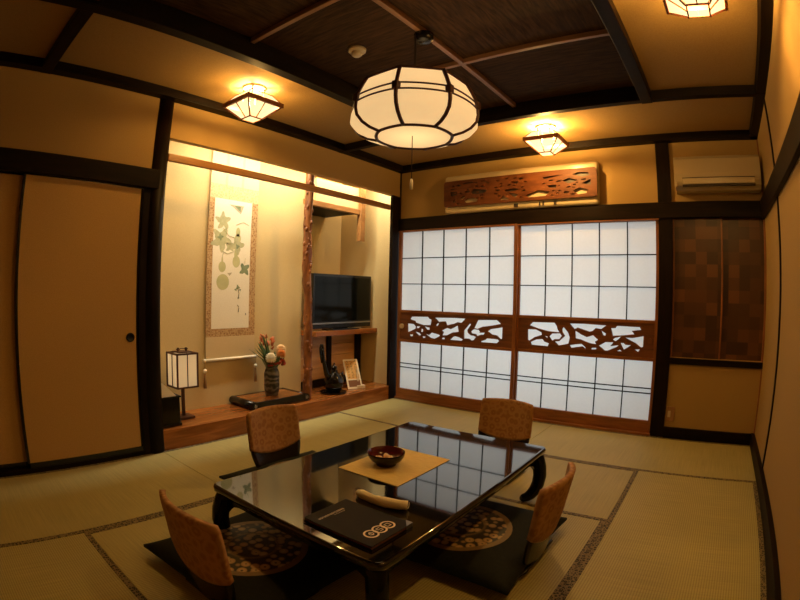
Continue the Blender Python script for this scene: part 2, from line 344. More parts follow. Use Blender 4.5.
CARVE_R = [[(1.472,0.855),(1.498,0.885),(1.705,0.888),(1.728,0.858),(1.733,0.837),(1.752,0.807),(1.648,0.811),(1.55,0.831)],[(1.454,0.819),(1.535,0.819),(1.585,0.797),(1.59,0.776),(1.522,0.751),(1.47,0.715),(1.458,0.725)],[(1.486,0.705),(1.538,0.73),(1.599,0.738),(1.615,0.717),(1.66,0.703),(1.65,0.677),(1.494,0.681)],[(1.661,0.766),(1.686,0.792),(1.76,0.797),(1.776,0.777),(1.755,0.747),(1.711,0.745),(1.689,0.729)],[(1.616,0.767),(1.646,0.765),(1.643,0.751)],[(1.777,0.836),(1.791,0.854),(1.833,0.808),(1.849,0.767),(1.84,0.714),(1.808,0.705),(1.75,0.691),(1.715,0.724),(1.755,0.73),(1.805,0.778),(1.781,0.812)],[(1.844,0.888),(1.966,0.891),(2.167,0.886),(2.125,0.854),(2.077,0.86),(2.051,0.835),(2.023,0.826),(1.991,0.836),(1.917,0.857),(1.889,0.842)],[(1.897,0.828),(1.933,0.81),(1.948,0.8),(2.002,0.779),(2.056,0.798),(2.101,0.762),(2.075,0.745),(2.088,0.723),(2.036,0.728),(1.983,0.744),(1.95,0.756),(1.903,0.763)],[(1.852,0.701),(1.909,0.712),(1.959,0.719),(1.994,0.69),(1.994,0.679),(1.967,0.698),(1.867,0.678)],[(2.046,0.69),(2.089,0.693),(2.09,0.681),(2.05,0.676)],[(2.125,0.843),(2.166,0.819),(2.166,0.8),(2.147,0.802)],[(2.112,0.713),(2.169,0.747),(2.235,0.747),(2.21,0.715),(2.283,0.727),(2.264,0.711),(2.188,0.676),(2.165,0.675)],[(2.21,0.866),(2.249,0.868),(2.26,0.887),(2.455,0.885),(2.467,0.863),(2.388,0.852),(2.412,0.824),(2.313,0.811),(2.229,0.803)],[(2.23,0.769),(2.245,0.785),(2.298,0.799),(2.276,0.776),(2.254,0.759)],[(2.297,0.747),(2.324,0.748),(2.34,0.734),(2.386,0.733),(2.364,0.717),(2.327,0.693)],[(2.27,0.678),(2.296,0.691),(2.312,0.677)],[(2.337,0.794),(2.398,0.793),(2.489,0.813),(2.49,0.725),(2.471,0.72),(2.423,0.754),(2.369,0.777)],[(2.419,0.698),(2.464,0.705),(2.45,0.682)]]
CARVE_A = [[(0.773,2.035),(0.817,2.061),(0.844,2.054),(0.812,2.022)],[(0.823,2.011),(0.861,2.033),(0.931,2.033),(0.973,2.013),(0.958,1.991),(0.85,1.99)],[(1.196,1.991),(1.236,2.029),(1.291,1.992),(1.286,1.982)],[(1.276,2.054),(1.379,2.027),(1.355,1.997),(1.316,2.028)],[(0.799,2.186),(0.919,2.193),(0.924,2.178),(0.816,2.174)],[(0.988,2.186),(1.041,2.19),(1.093,2.161),(1.088,2.152),(1.041,2.178)],[(0.671,2.114),(0.75,2.107),(0.745,2.077),(0.695,2.062),(0.672,2.074)],[(0.893,2.093),(0.925,2.119),(1.073,2.096),(1.052,2.074),(0.968,2.062),(0.903,2.073)],[(1.251,2.08),(1.355,2.085),(1.394,2.07),(1.336,2.061),(1.256,2.062)],[(1.455,2.013),(1.575,2.051),(1.683,2.029),(1.644,1.994),(1.485,1.991)],[(1.617,2.162),(1.821,2.173),(1.744,2.16),(1.636,2.141)],[(1.8,2.118),(1.858,2.137),(1.942,2.112),(1.857,2.086)],[(1.887,2.167),(1.944,2.181),(2.028,2.174),(2.046,2.15),(1.981,2.137)],[(1.97,2.082),(2.05,2.113),(2.051,2.063)],[(1.66,2.087),(1.742,2.085),(1.742,2.057),(1.674,2.067)],[(1.893,2.023),(1.95,2.047),(2.024,2.024),(2.014,1.993),(1.939,1.988)],[(0.738,2.173),(0.777,2.178),(0.799,2.159),(0.761,2.153)],[(0.671,2.141),(0.722,2.142),(0.716,2.127),(0.677,2.131)],[(0.695,2.013),(0.729,2.029),(0.723,1.995)],[(1.276,2.124),(1.306,2.131),(1.311,2.114),(1.281,2.113)],[(1.316,2.153),(1.385,2.147),(1.375,2.125),(1.326,2.137)]]
CL_POWER, PD_POWER, AL_POWER, SH_POWER = 74, 1.5, 46, 36

# ------------------------------------------------------------------ camera (wide lens with barrel distortion)
cam = bpy.data.cameras.new('camera'); co = bpy.data.objects.new('camera', cam); COL.objects.link(co); S.camera = co
RT = Vector((0.804019919946946, 0.5941706377911002, 0.02265439285047559))
UP = Vector((-0.026098725774314168, -0.0027983408236413303, 0.999655453544666))
FW = Vector((-0.5940293131163341, 0.8043341485200985, -0.013257174773850904))
co.matrix_world = Matrix(((RT.x, UP.x, -FW.x, 3.02681128), (RT.y, UP.y, -FW.y, -4.06671446), (RT.z, UP.z, -FW.z, 1.11040103), (0, 0, 0, 1)))
cam.type = 'PANO'; cam.panorama_type = 'FISHEYE_LENS_POLYNOMIAL'
cam.sensor_fit = 'HORIZONTAL'; cam.sensor_width = 36; cam.sensor_height = 27
cam.fisheye_fov = PI
cam.fisheye_polynomial_k0 = 0.0
cam.fisheye_polynomial_k1 = -0.045898562781777084
cam.fisheye_polynomial_k2 = -0.00019375989143120413
cam.fisheye_polynomial_k3 = 2.9005742649719218e-05
cam.fisheye_polynomial_k4 = -9.921977588434603e-07
cam.clip_start = 0.02

S.view_settings.view_transform = 'Standard'; S.view_settings.look = 'None'
S.view_settings.gamma = 1; S.view_settings.use_curve_mapping = False
S.view_settings.exposure = 0.0

# ------------------------------------------------------------------ room shell
sbox('floor', 'dark_x', -1.0, W + 0.12, NY - 0.12, 0.9, -0.16, -0.06, 'dark wooden subfloor under the tatami mats', 'floor', 0)
# left wall: above the fusuma, the lintel wall over the alcove
b = MB()
b.box(-0.08, 0, NY, -2.70, 1.83, CEIL + 0.05)
b.box(-0.08, -0.05, NY, -2.75, -0.06, 1.83)
b.build('wall_left', 'cloth'); o = bpy.data.objects['wall_left']
struct(o, 'beige cloth wall above the sliding fusuma doors', 'wall')
sbox('wall_left_lintel', 'cloth', -0.06, 0, -2.66, 0.0, 2.14, CEIL + 0.05, 'beige cloth lintel wall hanging over the alcove opening', 'wall', 0)
# alcove shell
b = MB()
b.box(-0.50, -0.42, -2.74, -0.985, -0.06, CEIL)          # back of the scroll bay
b.box(-0.42, -0.06, -2.74, -2.665, -0.06, CEIL)         # side by the fusuma
b.box(-0.86, -0.50, -1.06, -0.985, -0.06, CEIL)          # partition behind the gnarled post
b.box(-0.86, -0.78, -0.985, 0.0, -0.06, CEIL)            # back of the television bay
b.box(-0.86, -0.005, -0.08, 0.0, -0.06, CEIL)           # side next to the shoji
b.box(-0.86, -0.06, -2.74, 0.0, CEIL, CEIL + 0.05)      # alcove ceiling
o = b.build('wall_alcove', 'alcove_wall'); struct(o, 'pale yellow plaster walls of the display alcove', 'wall')
# back wall
b = MB()
b.box(-0.0, W, 0.0, 0.10, 1.83, CEIL + 0.05)
b.box(2.70, W, 0.0, 0.10, -0.06, 0.66)
b.box(2.70, W, 0.06, 0.10, 0.66, 1.83)
b.box(-0.08, 0.0, 0.0, 0.10, -0.06, CEIL + 0.05)
o = b.build('wall_back', 'cloth'); struct(o, 'beige cloth wall above the shoji doors and below the woven panel', 'wall')
sbox('wall_right', 'cloth', W, W + 0.1, NY, 0.10, -0.06, CEIL + 0.05, 'long beige cloth wall opposite the alcove', 'wall', 0)
sbox('wall_front', 'cloth', -0.08, W + 0.1, NY - 0.1, NY, -0.06, CEIL + 0.05, 'beige cloth wall behind the viewer', 'wall', 0)
# ceiling: cloth ring and six dark board panels
XL, XR, YB, YN = 0.87, 2.715, -0.92, -3.58
b = MB()
b.box(0, 0.9, NY, 0, CEIL, CEIL + 0.06); b.box(2.69, W, NY, 0, CEIL, CEIL + 0.06)
b.box(0.9, 2.69, -0.95, 0, CEIL, CEIL + 0.06); b.box(0.9, 2.69, NY, -3.6, CEIL, CEIL + 0.06)
struct(b.build('ceiling', 'ceil_cloth'), 'orange beige cloth border of the ceiling', 'ceiling')
xs = [0.9, 1.73, 2.69]; ys = [-3.6, -2.67, -1.745, -0.95]
for i in range(2):
    for j in range(3):
        o = MB().box(xs[i], xs[i + 1], ys[j], ys[j + 1], 2.505, 2.53).build('ceiling_%d' % (i * 3 + j + 1), 'ceil_x' if (i + j) % 2 else 'ceil_y')
        struct(o, 'dark brown board panel of the middle ceiling field', 'ceiling')['group'] = 'dark boards of the middle ceiling'
n = [0]
def trim(mat, x0, x1, y0, y1, z0, z1, label, bev=0.004, cat='beam'):
    n[0] += 1
    return sbox('trim_%d' % n[0], mat, x0, x1, y0, y1, z0, z1, label, cat, bev)
# big ceiling beams
trim('dark_y', XL, XL + 0.075, NY, YB - 0.02, 2.385, 2.51, 'dark ceiling beam between the alcove side lamp and the board panels')
trim('dark_y', 2.64, XR, NY, YB - 0.02, 2.385, 2.51, 'dark ceiling beam between the board panels and the long plain wall')
trim('dark_x', 0.0, W, YB - 0.06, YB, 2.398, 2.51, 'dark ceiling beam parallel to the shoji wall')
trim('dark_x', 0.0, W, YN - 0.08, YN, 2.398, 2.51, 'dark ceiling beam in the dim corner above the fusuma')
trim('batten_y', 1.715, 1.745, YN, YB - 0.05, 2.475, 2.508, 'thin wooden batten down the middle of the board ceiling', 0.003, 'batten')
for y, t in ((-2.67, 'thin cross batten nearest the fusuma in the board ceiling'), (-1.745, 'thin cross batten behind the pendant lamp in the board ceiling')):
    trim('batten_x', XL + 0.07, 2.645, y - 0.014, y + 0.014, 2.476, 2.507, t, 0.003, 'batten')
# crown beams where walls meet ceiling
trim('dark_y', 0.0, 0.085, NY, 0.0, 2.400, CEIL + 0.02, 'dark crown beam along the top of the alcove wall')
trim('dark_x', 0.0, W, -0.085, 0.0, 2.400, CEIL + 0.02, 'dark crown beam along the top of the shoji wall')
trim('dark_y', W - 0.07, W, NY, 0.0, 2.400, CEIL + 0.02, 'dark crown beam along the top of the long plain wall')
# nageshi rails
trim('dark_y', -0.02, 0.03, NY, -2.70, 1.765, 1.895, 'broad dark rail above the fusuma doors')
trim('dark_x', -0.02, W, -0.035, 0.02, 1.768, 1.898, 'broad dark rail above the shoji doors')
trim('dark_y', W - 0.035, W, NY, 0.0, 1.755, 1.90, 'broad dark rail along the long plain wall')
# posts
n[0] += 1
b = MB().tube([(-0.04, -2.70, 0.0), (-0.04, -2.70, 2.41)], 0.07, 24)
struct(b.build('trim_%d' % n[0], 'dark_z'), 'round dark polished post between fusuma and alcove', 'post')
trim('dark_z', -0.10, 0.006, -2.80, -2.735, 0.0, 1.77, 'square dark door post beside the fusuma', 0.003, 'post')
trim('dark_z', -0.03, 0.008, -0.135, -0.012, 0.0, 2.14, 'square dark corner post between alcove and shoji', 0.004, 'post')
trim('dark_z', 2.605, 2.72, -0.02, 0.10, 0.0, 2.41, 'dark post between shoji and woven panel', 0.004, 'post')
# baseboards and sills
for nm, m, a, t in (('baseboard_back', 'dark_x', (2.72, W, -0.02, 0.0, -0.005, 0.088), 'dark baseboard under the woven panel'),
                    ('baseboard_right', 'dark_y', (W - 0.03, W, NY, 0.0, -0.005, 0.092), 'dark baseboard along the long plain wall')):
    sbox(nm, m, *a, t, 'baseboard')
trim('dark_y', -0.10, 0.004, NY, -2.735, -0.06, 0.03, 'dark sill under the fusuma doors', 0.002, 'sill')
trim('red_x', 0.0, 2.61, -0.045, 0.10, -0.06, 0.02, 'reddish sill track under the shoji doors', 0.002, 'sill')
trim('red_x', 0.0, 2.61, -0.03, 0.10, 1.755, 1.80, 'reddish head track above the shoji doors', 0.002, 'sill')
# vertical battens on the long wall
trim('dark_z', W - 0.010, W, -0.888, -0.856, 0.09, 2.41, 'thin dark vertical batten on the long plain wall', 0.002, 'batten')
trim('dark_z', 0.0, 0.012, -0.012, 0.0, 1.89, 2.41, 'thin dark strip in the wall corner beside the shoji', 0.002, 'batten')
trim('red_z', W - 0.012, W, -0.012, 0.0, 0.08, 2.41, 'thin dark strip in the corner beside the air conditioner', 0.002, 'batten')
# alcove platform
b = MB().box(-0.84, 0.0, -2.66, -0.015, -0.06, 0.145, 0.004)
n[0] += 1
struct(b.build('trim_%d' % n[0], 'step'), 'polished reddish wooden platform of the alcove', 'platform')
# engawa corridor behind the shoji, where the daylight comes from
b = MB(); b.box(-0.3, 2.9, 0.95, 1.0, -0.06, 2.4); b.box(-0.3, 2.9, 0.1, 1.0, -0.12, -0.06); b.box(-0.3, 2.9, 0.1, 1.0, 2.4, 2.45)
struct(b.build('wall_corridor', 'white_paper'), 'pale corridor wall behind the shoji', 'wall')

# ------------------------------------------------------------------ tatami mats
def tatami(x0, x1, y0, y1, long_axis, label):
    lx, ly = (y1 - y0, x1 - x0) if long_axis == 'x' else (x1 - x0, y1 - y0)   # local: long along y
    t = thing('tatami_mat', label, 'tatami mat', ((x0 + x1) / 2, (y0 + y1) / 2, 0), PI / 2 if long_axis == 'x' else 0, 'tatami mats')
    hx, hy = lx / 2 - 0.0008, ly / 2 - 0.0008
    MB().box(-hx, hx, -hy, hy, -0.055, 0.0, 0.002, 1).build('weave', 'tatami', t)
    for s in (-1, 1):
        MB().box(s * (hx - 0.014) - 0.0145, s * (hx - 0.014) + 0.0145, -hy, hy, -0.03, 0.0016, 0.001, 1).build('cloth_border', 'border', t)
A, C_, D, E_ = 0.89, 2.63, -0.912, -1.757
tatami(0.0, 1.76, D, -0.045, 'x', 'tatami mat along the shoji, the one in the corner beside the alcove step')
tatami(1.76, W - 0.03, D, -0.045, 'x', 'tatami mat along the shoji, the one under the woven panel')
tatami(0.0, A, -2.66, D, 'y', 'bright tatami mat lying directly in front of the alcove step')
tatami(0.0, A, NY, -2.66, 'y', 'dim tatami mat lying in front of the fusuma doors')
tatami(A, C_, E_, D, 'x', 'tatami mat under the chair nearest the shoji and the far end of the table')
tatami(A, 1.76, -3.52, E_, 'y', 'tatami mat under the alcove side of the table')
tatami(1.76, C_, -3.52, E_, 'y', 'tatami mat under the table side with the chair facing the alcove')
tatami(A, C_, NY, -3.52, 'x', 'tatami mat behind the chair at the near end of the table')
tatami(C_, W - 0.03, -2.66, D, 'y', 'wide ribbed tatami mat along the plain long wall')
tatami(C_, W - 0.03, NY, -2.66, 'y', 'tatami mat along the long wall, the one nearest the viewer')

# ------------------------------------------------------------------ carved boards: outline with holes
def carved(name, mat, x0, x1, z0, z1, y, th, holes, parent, rad=0.0):
    cu = bpy.data.curves.new(name, 'CURVE'); cu.dimensions = '2D'; cu.fill_mode = 'BOTH'; cu.extrude = th / 2
    outer = [(x0, z0), (x1, z0), (x1, z1), (x0, z1)]
    if rad:
        outer = []
        for cx, cz, a0 in ((x0 + rad, z0 + rad, PI), (x1 - rad, z0 + rad, 1.5 * PI), (x1 - rad, z1 - rad, 0), (x0 + rad, z1 - rad, PI / 2)):
            outer += [(cx + rad * math.cos(a0 + k * PI / 8), cz + rad * math.sin(a0 + k * PI / 8)) for k in range(5)]
    for pts in [outer] + holes:
        sp = cu.splines.new('POLY'); sp.points.add(len(pts) - 1); sp.use_cyclic_u = True
        for p, (a, c) in zip(sp.points, pts): p.co = (a, c, 0, 1)
    tmp = bpy.data.objects.new(name, cu); COL.objects.link(tmp)
    dg = bpy.context.evaluated_depsgraph_get()
    me = bpy.data.meshes.new_from_object(tmp.evaluated_get(dg))
    bpy.data.objects.remove(tmp); bpy.data.curves.remove(cu)
    me.transform(Matrix.Translation((0, y, 0)) @ Matrix.Rotation(PI / 2, 4, 'X'))
    me.materials.clear(); me.materials.append(M[mat])
    me.name = name
    o = bpy.data.objects.new(name, me); COL.objects.link(o)
    if parent: o.parent = parent
    return o

# ------------------------------------------------------------------ shoji doors
def shoji(idx, x0, x1, y, sl, sr, holes, label, pull_x):
    d = bpy.data.objects.new('door_%d' % idx, None); COL.objects.link(d); struct(d, label, 'door')
    zb, z1, z2, zt = 0.117, 0.625, 0.93, 1.755
    b = MB()
    for a, c in ((x0, x0 + sl), (x1 - sr, x1)): b.box(a, c, y - 0.016, y + 0.014, 0.018, 1.77, 0.002)
    b.build('stile', 'red_z', d)
    b = MB()
    b.box(x0 + sl, x1 - sr, y - 0.016, y + 0.014, 0.018, zb, 0.002)
    for z in (z1, z2): b.box(x0 + sl, x1 - sr, y - 0.018, y + 0.014, z - 0.013, z + 0.013, 0.002)
    b.box(x0 + sl, x1 - sr, y - 0.016, y + 0.014, zt - 0.003, 1.77, 0.001)
    b.build('rail', 'red_x', d)
    a, c = x0 + sl, x1 - sr
    b = MB()
    for k in range(1, 5):
        x = a + (c - a) * k / 5
        for u, v in ((zb, z1 - 0.013), (z2 + 0.013, zt)): b.box(x - 0.0042, x + 0.0042, y - 0.006, y + 0.006, u, v)
    for z in (1.212, 1.478): b.box(a, c, y - 0.0055, y + 0.0055, z - 0.0042, z + 0.0042)
    for z in (0.344, 0.386): b.box(a, c, y - 0.0055, y + 0.0055, z - 0.0042, z + 0.0042)
    b.build('lattice', 'dark_x', d)
    MB().box(a, c, y + 0.0075, y + 0.009, zb - 0.01, zt + 0.005).build('paper', 'shoji_paper', d)
    carved('carved_panel', 'carve', a, c, z1 + 0.012, z2 - 0.012, y - 0.001, 0.012, holes, d)
    MB().tube([(pull_x, y - 0.020, 0.775), (pull_x, y - 0.008, 0.775)], 0.026 if idx == 1 else 0.02, 20).build('finger_pull', 'brass' if idx == 1 else 'carve', d)
    return d
shoji(1, 0.020, 1.352, -0.020, 0.036, 0.034, CARVE_L, 'shoji door with carved pine panel next to the alcove', 0.078)
shoji(2, 1.330, 2.612, 0.014, 0.036, 0.032, CARVE_R, 'shoji door with carved pine panel next to the woven panel', 2.545)

# ------------------------------------------------------------------ fusuma doors
def fusuma(idx, y0, y1, x, label, pull):
    d = bpy.data.objects.new('door_%d' % idx, None); COL.objects.link(d); struct(d, label, 'door')
    MB().box(x - 0.026, x - 0.004, y0 + 0.018, y1 - 0.018, 0.062, 1.758).build('door_panel', 'fusuma', d)
    b = MB()
    for a, c in ((y0, y0 + 0.019), (y1 - 0.008, y1)): b.box(x - 0.03, x, a, c, 0.03, 1.77, 0.002)
    b.box(x - 0.03, x, y0, y1, 0.03, 0.064, 0.002); b.box(x - 0.03, x, y0, y1, 1.757, 1.77, 0.001)
    b.build('door_frame', 'lacquer_dull', d)
    if pull:
        t = bmesh.new()
        h = MB().lathe([(0, 0.003), (0.019, 0.003), (0.022, 0.006), (0.029, 0.006), (0.030, 0.0)], 28).build('finger_pull', 'black_metal', d)
        h.location = (x - 0.004, pull, 0.795); h.rotation_euler = (0, PI / 2, 0)
fusuma(3, -3.632, -2.798, -0.002, 'plain beige fusuma sliding door with round black pull', -2.857)
fusuma(4, -4.50, -3.60, -0.04, 'plain beige fusuma sliding door at the dim edge', None)

# woven veneer sliding panels beside the shoji
for k, (a, c, y, t) in enumerate(((2.72, 3.135, 0.012, 'dark woven veneer sliding panel next to the shoji post'), (3.105, W, 0.030, 'dark woven veneer sliding panel in the corner by the long wall'))):
    d = bpy.data.objects.new('door_%d' % (5 + k), None); COL.objects.link(d); struct(d, t, 'door')
    MB().box(a, c, y, y + 0.014, 0.65, 1.77).build('door_panel', 'woven', d)
    b = MB()
    for u in (a, c - 0.014): b.box(u, u + 0.014, y - 0.004, y + 0.012, 0.65, 1.77, 0.002)
    b.build('stile', 'red_z', d)
trim('dark_x', 2.72, W, -0.02, 0.06, 0.605, 0.655, 'dark sill under the woven veneer panels', 0.003, 'sill')

# ------------------------------------------------------------------ low lacquer table
TX0, TX1, TY0, TY1, TZ = 1.338, 2.243, -3.078, -1.64, 0.312
def round_rect(x0, x1, y0, y1, r, k=6):
    out = []
    for cx, cy, a0 in ((x1 - r, y1 - r, 0), (x0 + r, y1 - r, PI / 2), (x0 + r, y0 + r, PI), (x1 - r, y0 + r, 1.5 * PI)):
        out += [(cx + r * math.cos(a0 + i * PI / 2 / k), cy + r * math.sin(a0 + i * PI / 2 / k)) for i in range(k + 1)]
    return out
tcx, tcy = (TX0 + TX1) / 2, (TY0 + TY1) / 2
tb = thing('low_table', 'glossy black lacquered low table in the middle of the tatami room', 'table', (tcx, tcy, 0))
hx, hy = (TX1 - TX0) / 2, (TY1 - TY0) / 2
b = MB()
levels = [(0.012, -0.034), (0.002, -0.028), (0.0, -0.018), (0.0, -0.010), (0.004, -0.003), (0.012, 0.0)]
rings = []
for inset, dz in levels:
    rings.append([b.bm.verts.new((p[0], p[1], TZ + dz)) for p in round_rect(-hx + inset, hx - inset, -hy + inset, hy - inset, 0.04 - inset)])
for R0, R1 in zip(rings, rings[1:]):
    for i in range(len(R0)):
        f = b.bm.faces.new([R0[i], R0[(i + 1) % len(R0)], R1[(i + 1) % len(R0)], R1[i]]); f.smooth = True
b.bm.faces.new(rings[-1]); b.bm.faces.new(rings[0][::-1])
b.build('tabletop', 'lacquer', tb)
def apron(p, q, nrm):    # board with a shallow arched lower edge
    p, q = Vector(p), Vector(q); L = (q - p).length; d = (q - p) / L
    pts = [p + Vector((0, 0, TZ - 0.034)), q + Vector((0, 0, TZ - 0.034))]
    for i in range(25):
        t = 1 - i / 24; u = min(t, 1 - t) * L
        drop = 0.040 + 0.055 * max(0, 1 - u / 0.12) ** 2.2
        pts.append(p + d * (L * t) + Vector((0, 0, TZ - 0.034 - drop)))
    return MB().prism(pts, Vector(nrm) * 0.02)
for nm, p, q, nr in (('x', (-hx + .05, -hy + .04, 0), (hx - .05, -hy + .04, 0), (0, 1, 0)), ('x', (-hx + .05, hy - .06, 0), (hx - .05, hy - .06, 0), (0, 1, 0)),
                     ('y', (-hx + .04, -hy + .05, 0), (-hx + .04, hy - .05, 0), (1, 0, 0)), ('y', (hx - .06, -hy + .05, 0), (hx - .06, hy - .05, 0), (1, 0, 0))):
    apron(p, q, nr).build('apron', 'lacquer_leg', tb)
for sx in (-1, 1):
    for sy in (-1, 1):
        c = Vector((sx * (hx - 0.048), sy * (hy - 0.048), 0)); dg = Vector((sx, sy, 0)).normalized()
        prof = [(-0.008, 0.285, 0.037), (0.012, 0.245, 0.038), (0.027, 0.20, 0.038), (0.033, 0.15, 0.037), (0.026, 0.10, 0.035), (0.008, 0.062, 0.033), (-0.014, 0.038, 0.030), (-0.036, 0.027, 0.026), (-0.058, 0.024, 0.023), (-0.070, 0.026, 0.014)]
        MB().tube([c + dg * o_ + Vector((0, 0, z)) for o_, z, r in prof], [r for o_, z, r in prof], 14).build('leg', 'lacquer_leg', tb)

# ------------------------------------------------------------------ legless floor chairs (back leans towards local -y, sitter faces +y)
def back_pt(u, t):          # u -1..1 across, t 0..1 from the seat bend up
    hw = 0.128 + 0.056 * min(1, t / 0.36) ** 0.7
    # rounded top corners
    if t > 0.86: hw *= 1 - 0.045 * ((t - 0.86) / 0.14) ** 3
    x = u * hw
    z = 0.035 + 0.385 * t
    if t > 0.8: z -= 0.009 * (u * u) * ((t - 0.8) / 0.2)
    y = -0.005 - 0.085 * t ** 1.15 - 0.03 * (1 - abs(t - 0.5) * 2) * 0.3 + 0.048 * u * u * (0.4 + 0.6 * t)
    return Vector((x, y, z))
def zaisu(loc, rot, label):
    t = thing('floor_chair', label, 'floor chair', loc, rot, 'legless floor chairs around the table')
    MB().slab(lambda u, v: back_pt(2 * u - 1, v), 14, 16, 0.012).build('backrest', 'shell', t)
    def cov(u, v):
        s = 2 * u - 1; t0 = 0.31 + 0.12 * abs(s) ** 2.2
        return back_pt(s * 1.015, t0 + (1.008 - t0) * v)
    MB().slab(cov, 16, 14, 0.023).build('back_cover', 'cover', t)
    def seat(u, v):
        s = 2 * u - 1; q = v
        hw = 0.205 * (1 - 0.25 * max(0, (0.25 - q) / 0.25) ** 2) * (1 - 0.14 * max(0, (q - 0.8) / 0.2) ** 2)
        bend = max(0, 1 - q / 0.14)
        return Vector((s * hw, 0.40 * q - 0.006, 0.010 + 0.030 * bend ** 2))
    MB().slab(seat, 10, 18, 0.012).build('seat', 'shell', t)
    return t
zaisu((1.685, -3.335, 0), 0, 'floor chair with brown brocade back at the near end of the table, seen from behind')
zaisu((2.462, -2.29, 0), PI / 2, 'floor chair with brown brocade back at the long-wall side of the table, seen edge on')
zaisu((0.865, -2.32, 0), -PI / 2, 'floor chair with brown brocade back between the alcove step and the table')
zaisu((1.785, -1.215, 0), PI, 'floor chair with brown brocade back between the table and the shoji doors')
def cushion(loc, rot, label):
    t = thing('floor_cushion', label, 'cushion', loc, rot, 'dark seat cushions with gold medallions')
    h = 0.36
    b = MB(); N = 22
    def top(i, j, sg):
        u, v = 2 * i / N - 1, 2 * j / N - 1
        e = max(0, (1 - abs(u) ** 2.6)) ** 0.5 * max(0, (1 - abs(v) ** 2.6)) ** 0.5
        pin = 1 - 0.06 * (1 - u * u) * abs(v) ** 3 - 0.0
        pin2 = 1 - 0.06 * (1 - v * v) * abs(u) ** 3
        mid = 0.056
        return Vector((u * h * pin2, v * h * pin, mid - 0.016 * max(abs(u), abs(v)) ** 4 + sg * (0.006 + 0.036 * e)))
    for sg in (1, -1):
        g = [[b.bm.verts.new(top(i, j, sg)) for j in range(N + 1)] for i in range(N + 1)]
        for i in range(N):
            for j in range(N):
                q = [g[i][j], g[i + 1][j], g[i + 1][j + 1], g[i][j + 1]]
                f = b.bm.faces.new(q if sg > 0 else q[::-1]); f.smooth = True
    bmesh.ops.remove_doubles(b.bm, verts=b.bm.verts, dist=0.0005)
    ed = [e for e in b.bm.edges if e.is_boundary]
    if ed: bmesh.ops.bridge_loops(b.bm, edges=ed)
    b.build('cushion_body', 'cushion', t)
    b = MB(); R = 0.22; OY = -0.045
    def dz(r, a):
        u, v = r * math.cos(a) / h, (r * math.sin(a) + OY) / h
        e = (1 - abs(u) ** 2.6) ** 0.5 * (1 - abs(v) ** 2.6) ** 0.5
        return 0.056 - 0.016 * max(abs(u), abs(v)) ** 4 + 0.006 + 0.036 * e + 0.002
    K = 40; prev = None
    cv = b.bm.verts.new((0, 0, dz(0, 0)))
    for q in range(1, 9):
        r = R * q / 8
        ring = [b.bm.verts.new((r * math.cos(2 * PI * k / K), r * math.sin(2 * PI * k / K), dz(r, 2 * PI * k / K))) for k in range(K)]
        for k in range(K):
            f = b.bm.faces.new([cv, ring[k], ring[(k + 1) % K]] if prev is None else [prev[k], ring[k], ring[(k + 1) % K], prev[(k + 1) % K]]); f.smooth = True
        prev = ring
    b.build('medallion', 'medallion', t, (0, OY, 0))
    return t
cushion((1.59, -3.01, 0.017), 0.02, 'dark cushion with gold medallion on the floor chair at the near end of the table')
cushion((2.115, -2.295, 0.017), 0.02, 'dark cushion with gold medallion on the floor chair at the long-wall side')
cushion((1.125, -2.32, 0.017), -0.02, 'dark cushion with gold medallion on the floor chair beside the alcove')

# ------------------------------------------------------------------ on the table
o = MB().box(-0.168, 0.168, -0.212, 0.212, 0, 0.003, 0.001, 1).build('placemat', 'mat_yellow', None, (1.745, -2.335, TZ))
tag(o, 'yellow straw placemat on the black table under the bowl', 'placemat')
bl = thing('bowl', 'dark red lacquer bowl of sweets on the yellow placemat', 'bowl', (1.715, -2.37, TZ + 0.003))
MB().lathe([(0, 0.0), (0.046, 0.0), (0.048, 0.006), (0.046, 0.009), (0.072, 0.026), (0.084, 0.044), (0.0875, 0.062), (0.087, 0.064)], 40).build('outer_wall', 'bowl_out', bl)
MB().lathe([(0.087, 0.064), (0.084, 0.062), (0.080, 0.044), (0.068, 0.027), (0.045, 0.016), (0, 0.013)], 40).build('inner_wall', 'bowl_in', bl)
spots = [(-0.03, -0.012, 'the one towards the alcove'), (-0.006, 0.02, 'the one towards the shoji'), (0.022, 0.01, 'the one towards the long wall'),
         (0.03, -0.02, 'the one nearest the front rim'), (0.0, -0.028, 'the one nearest the menu'), (0.002, -0.004, 'the topmost in the heap')]
for i, (x, y, w) in enumerate(spots):
    z = TZ + 0.003 + (0.028 if i < 5 else 0.044)
    b = MB().ball((0, 0, 0), 0.0155, (1.25, 0.85, 0.75), 12, 8)
    for sx in (-1, 1): b.tube([(sx * 0.014, 0, 0), (sx * 0.021, 0, 0.001)], [0.003, 0.007], 8)
    o = b.build('wrapped_sweet', 'sweet', None, (1.715 + x, -2.37 + y, z), i * 1.1)
    tag(o, 'pale pink sweet in the lacquer bowl, ' + w, 'sweet', 'sweets in the lacquer bowl')
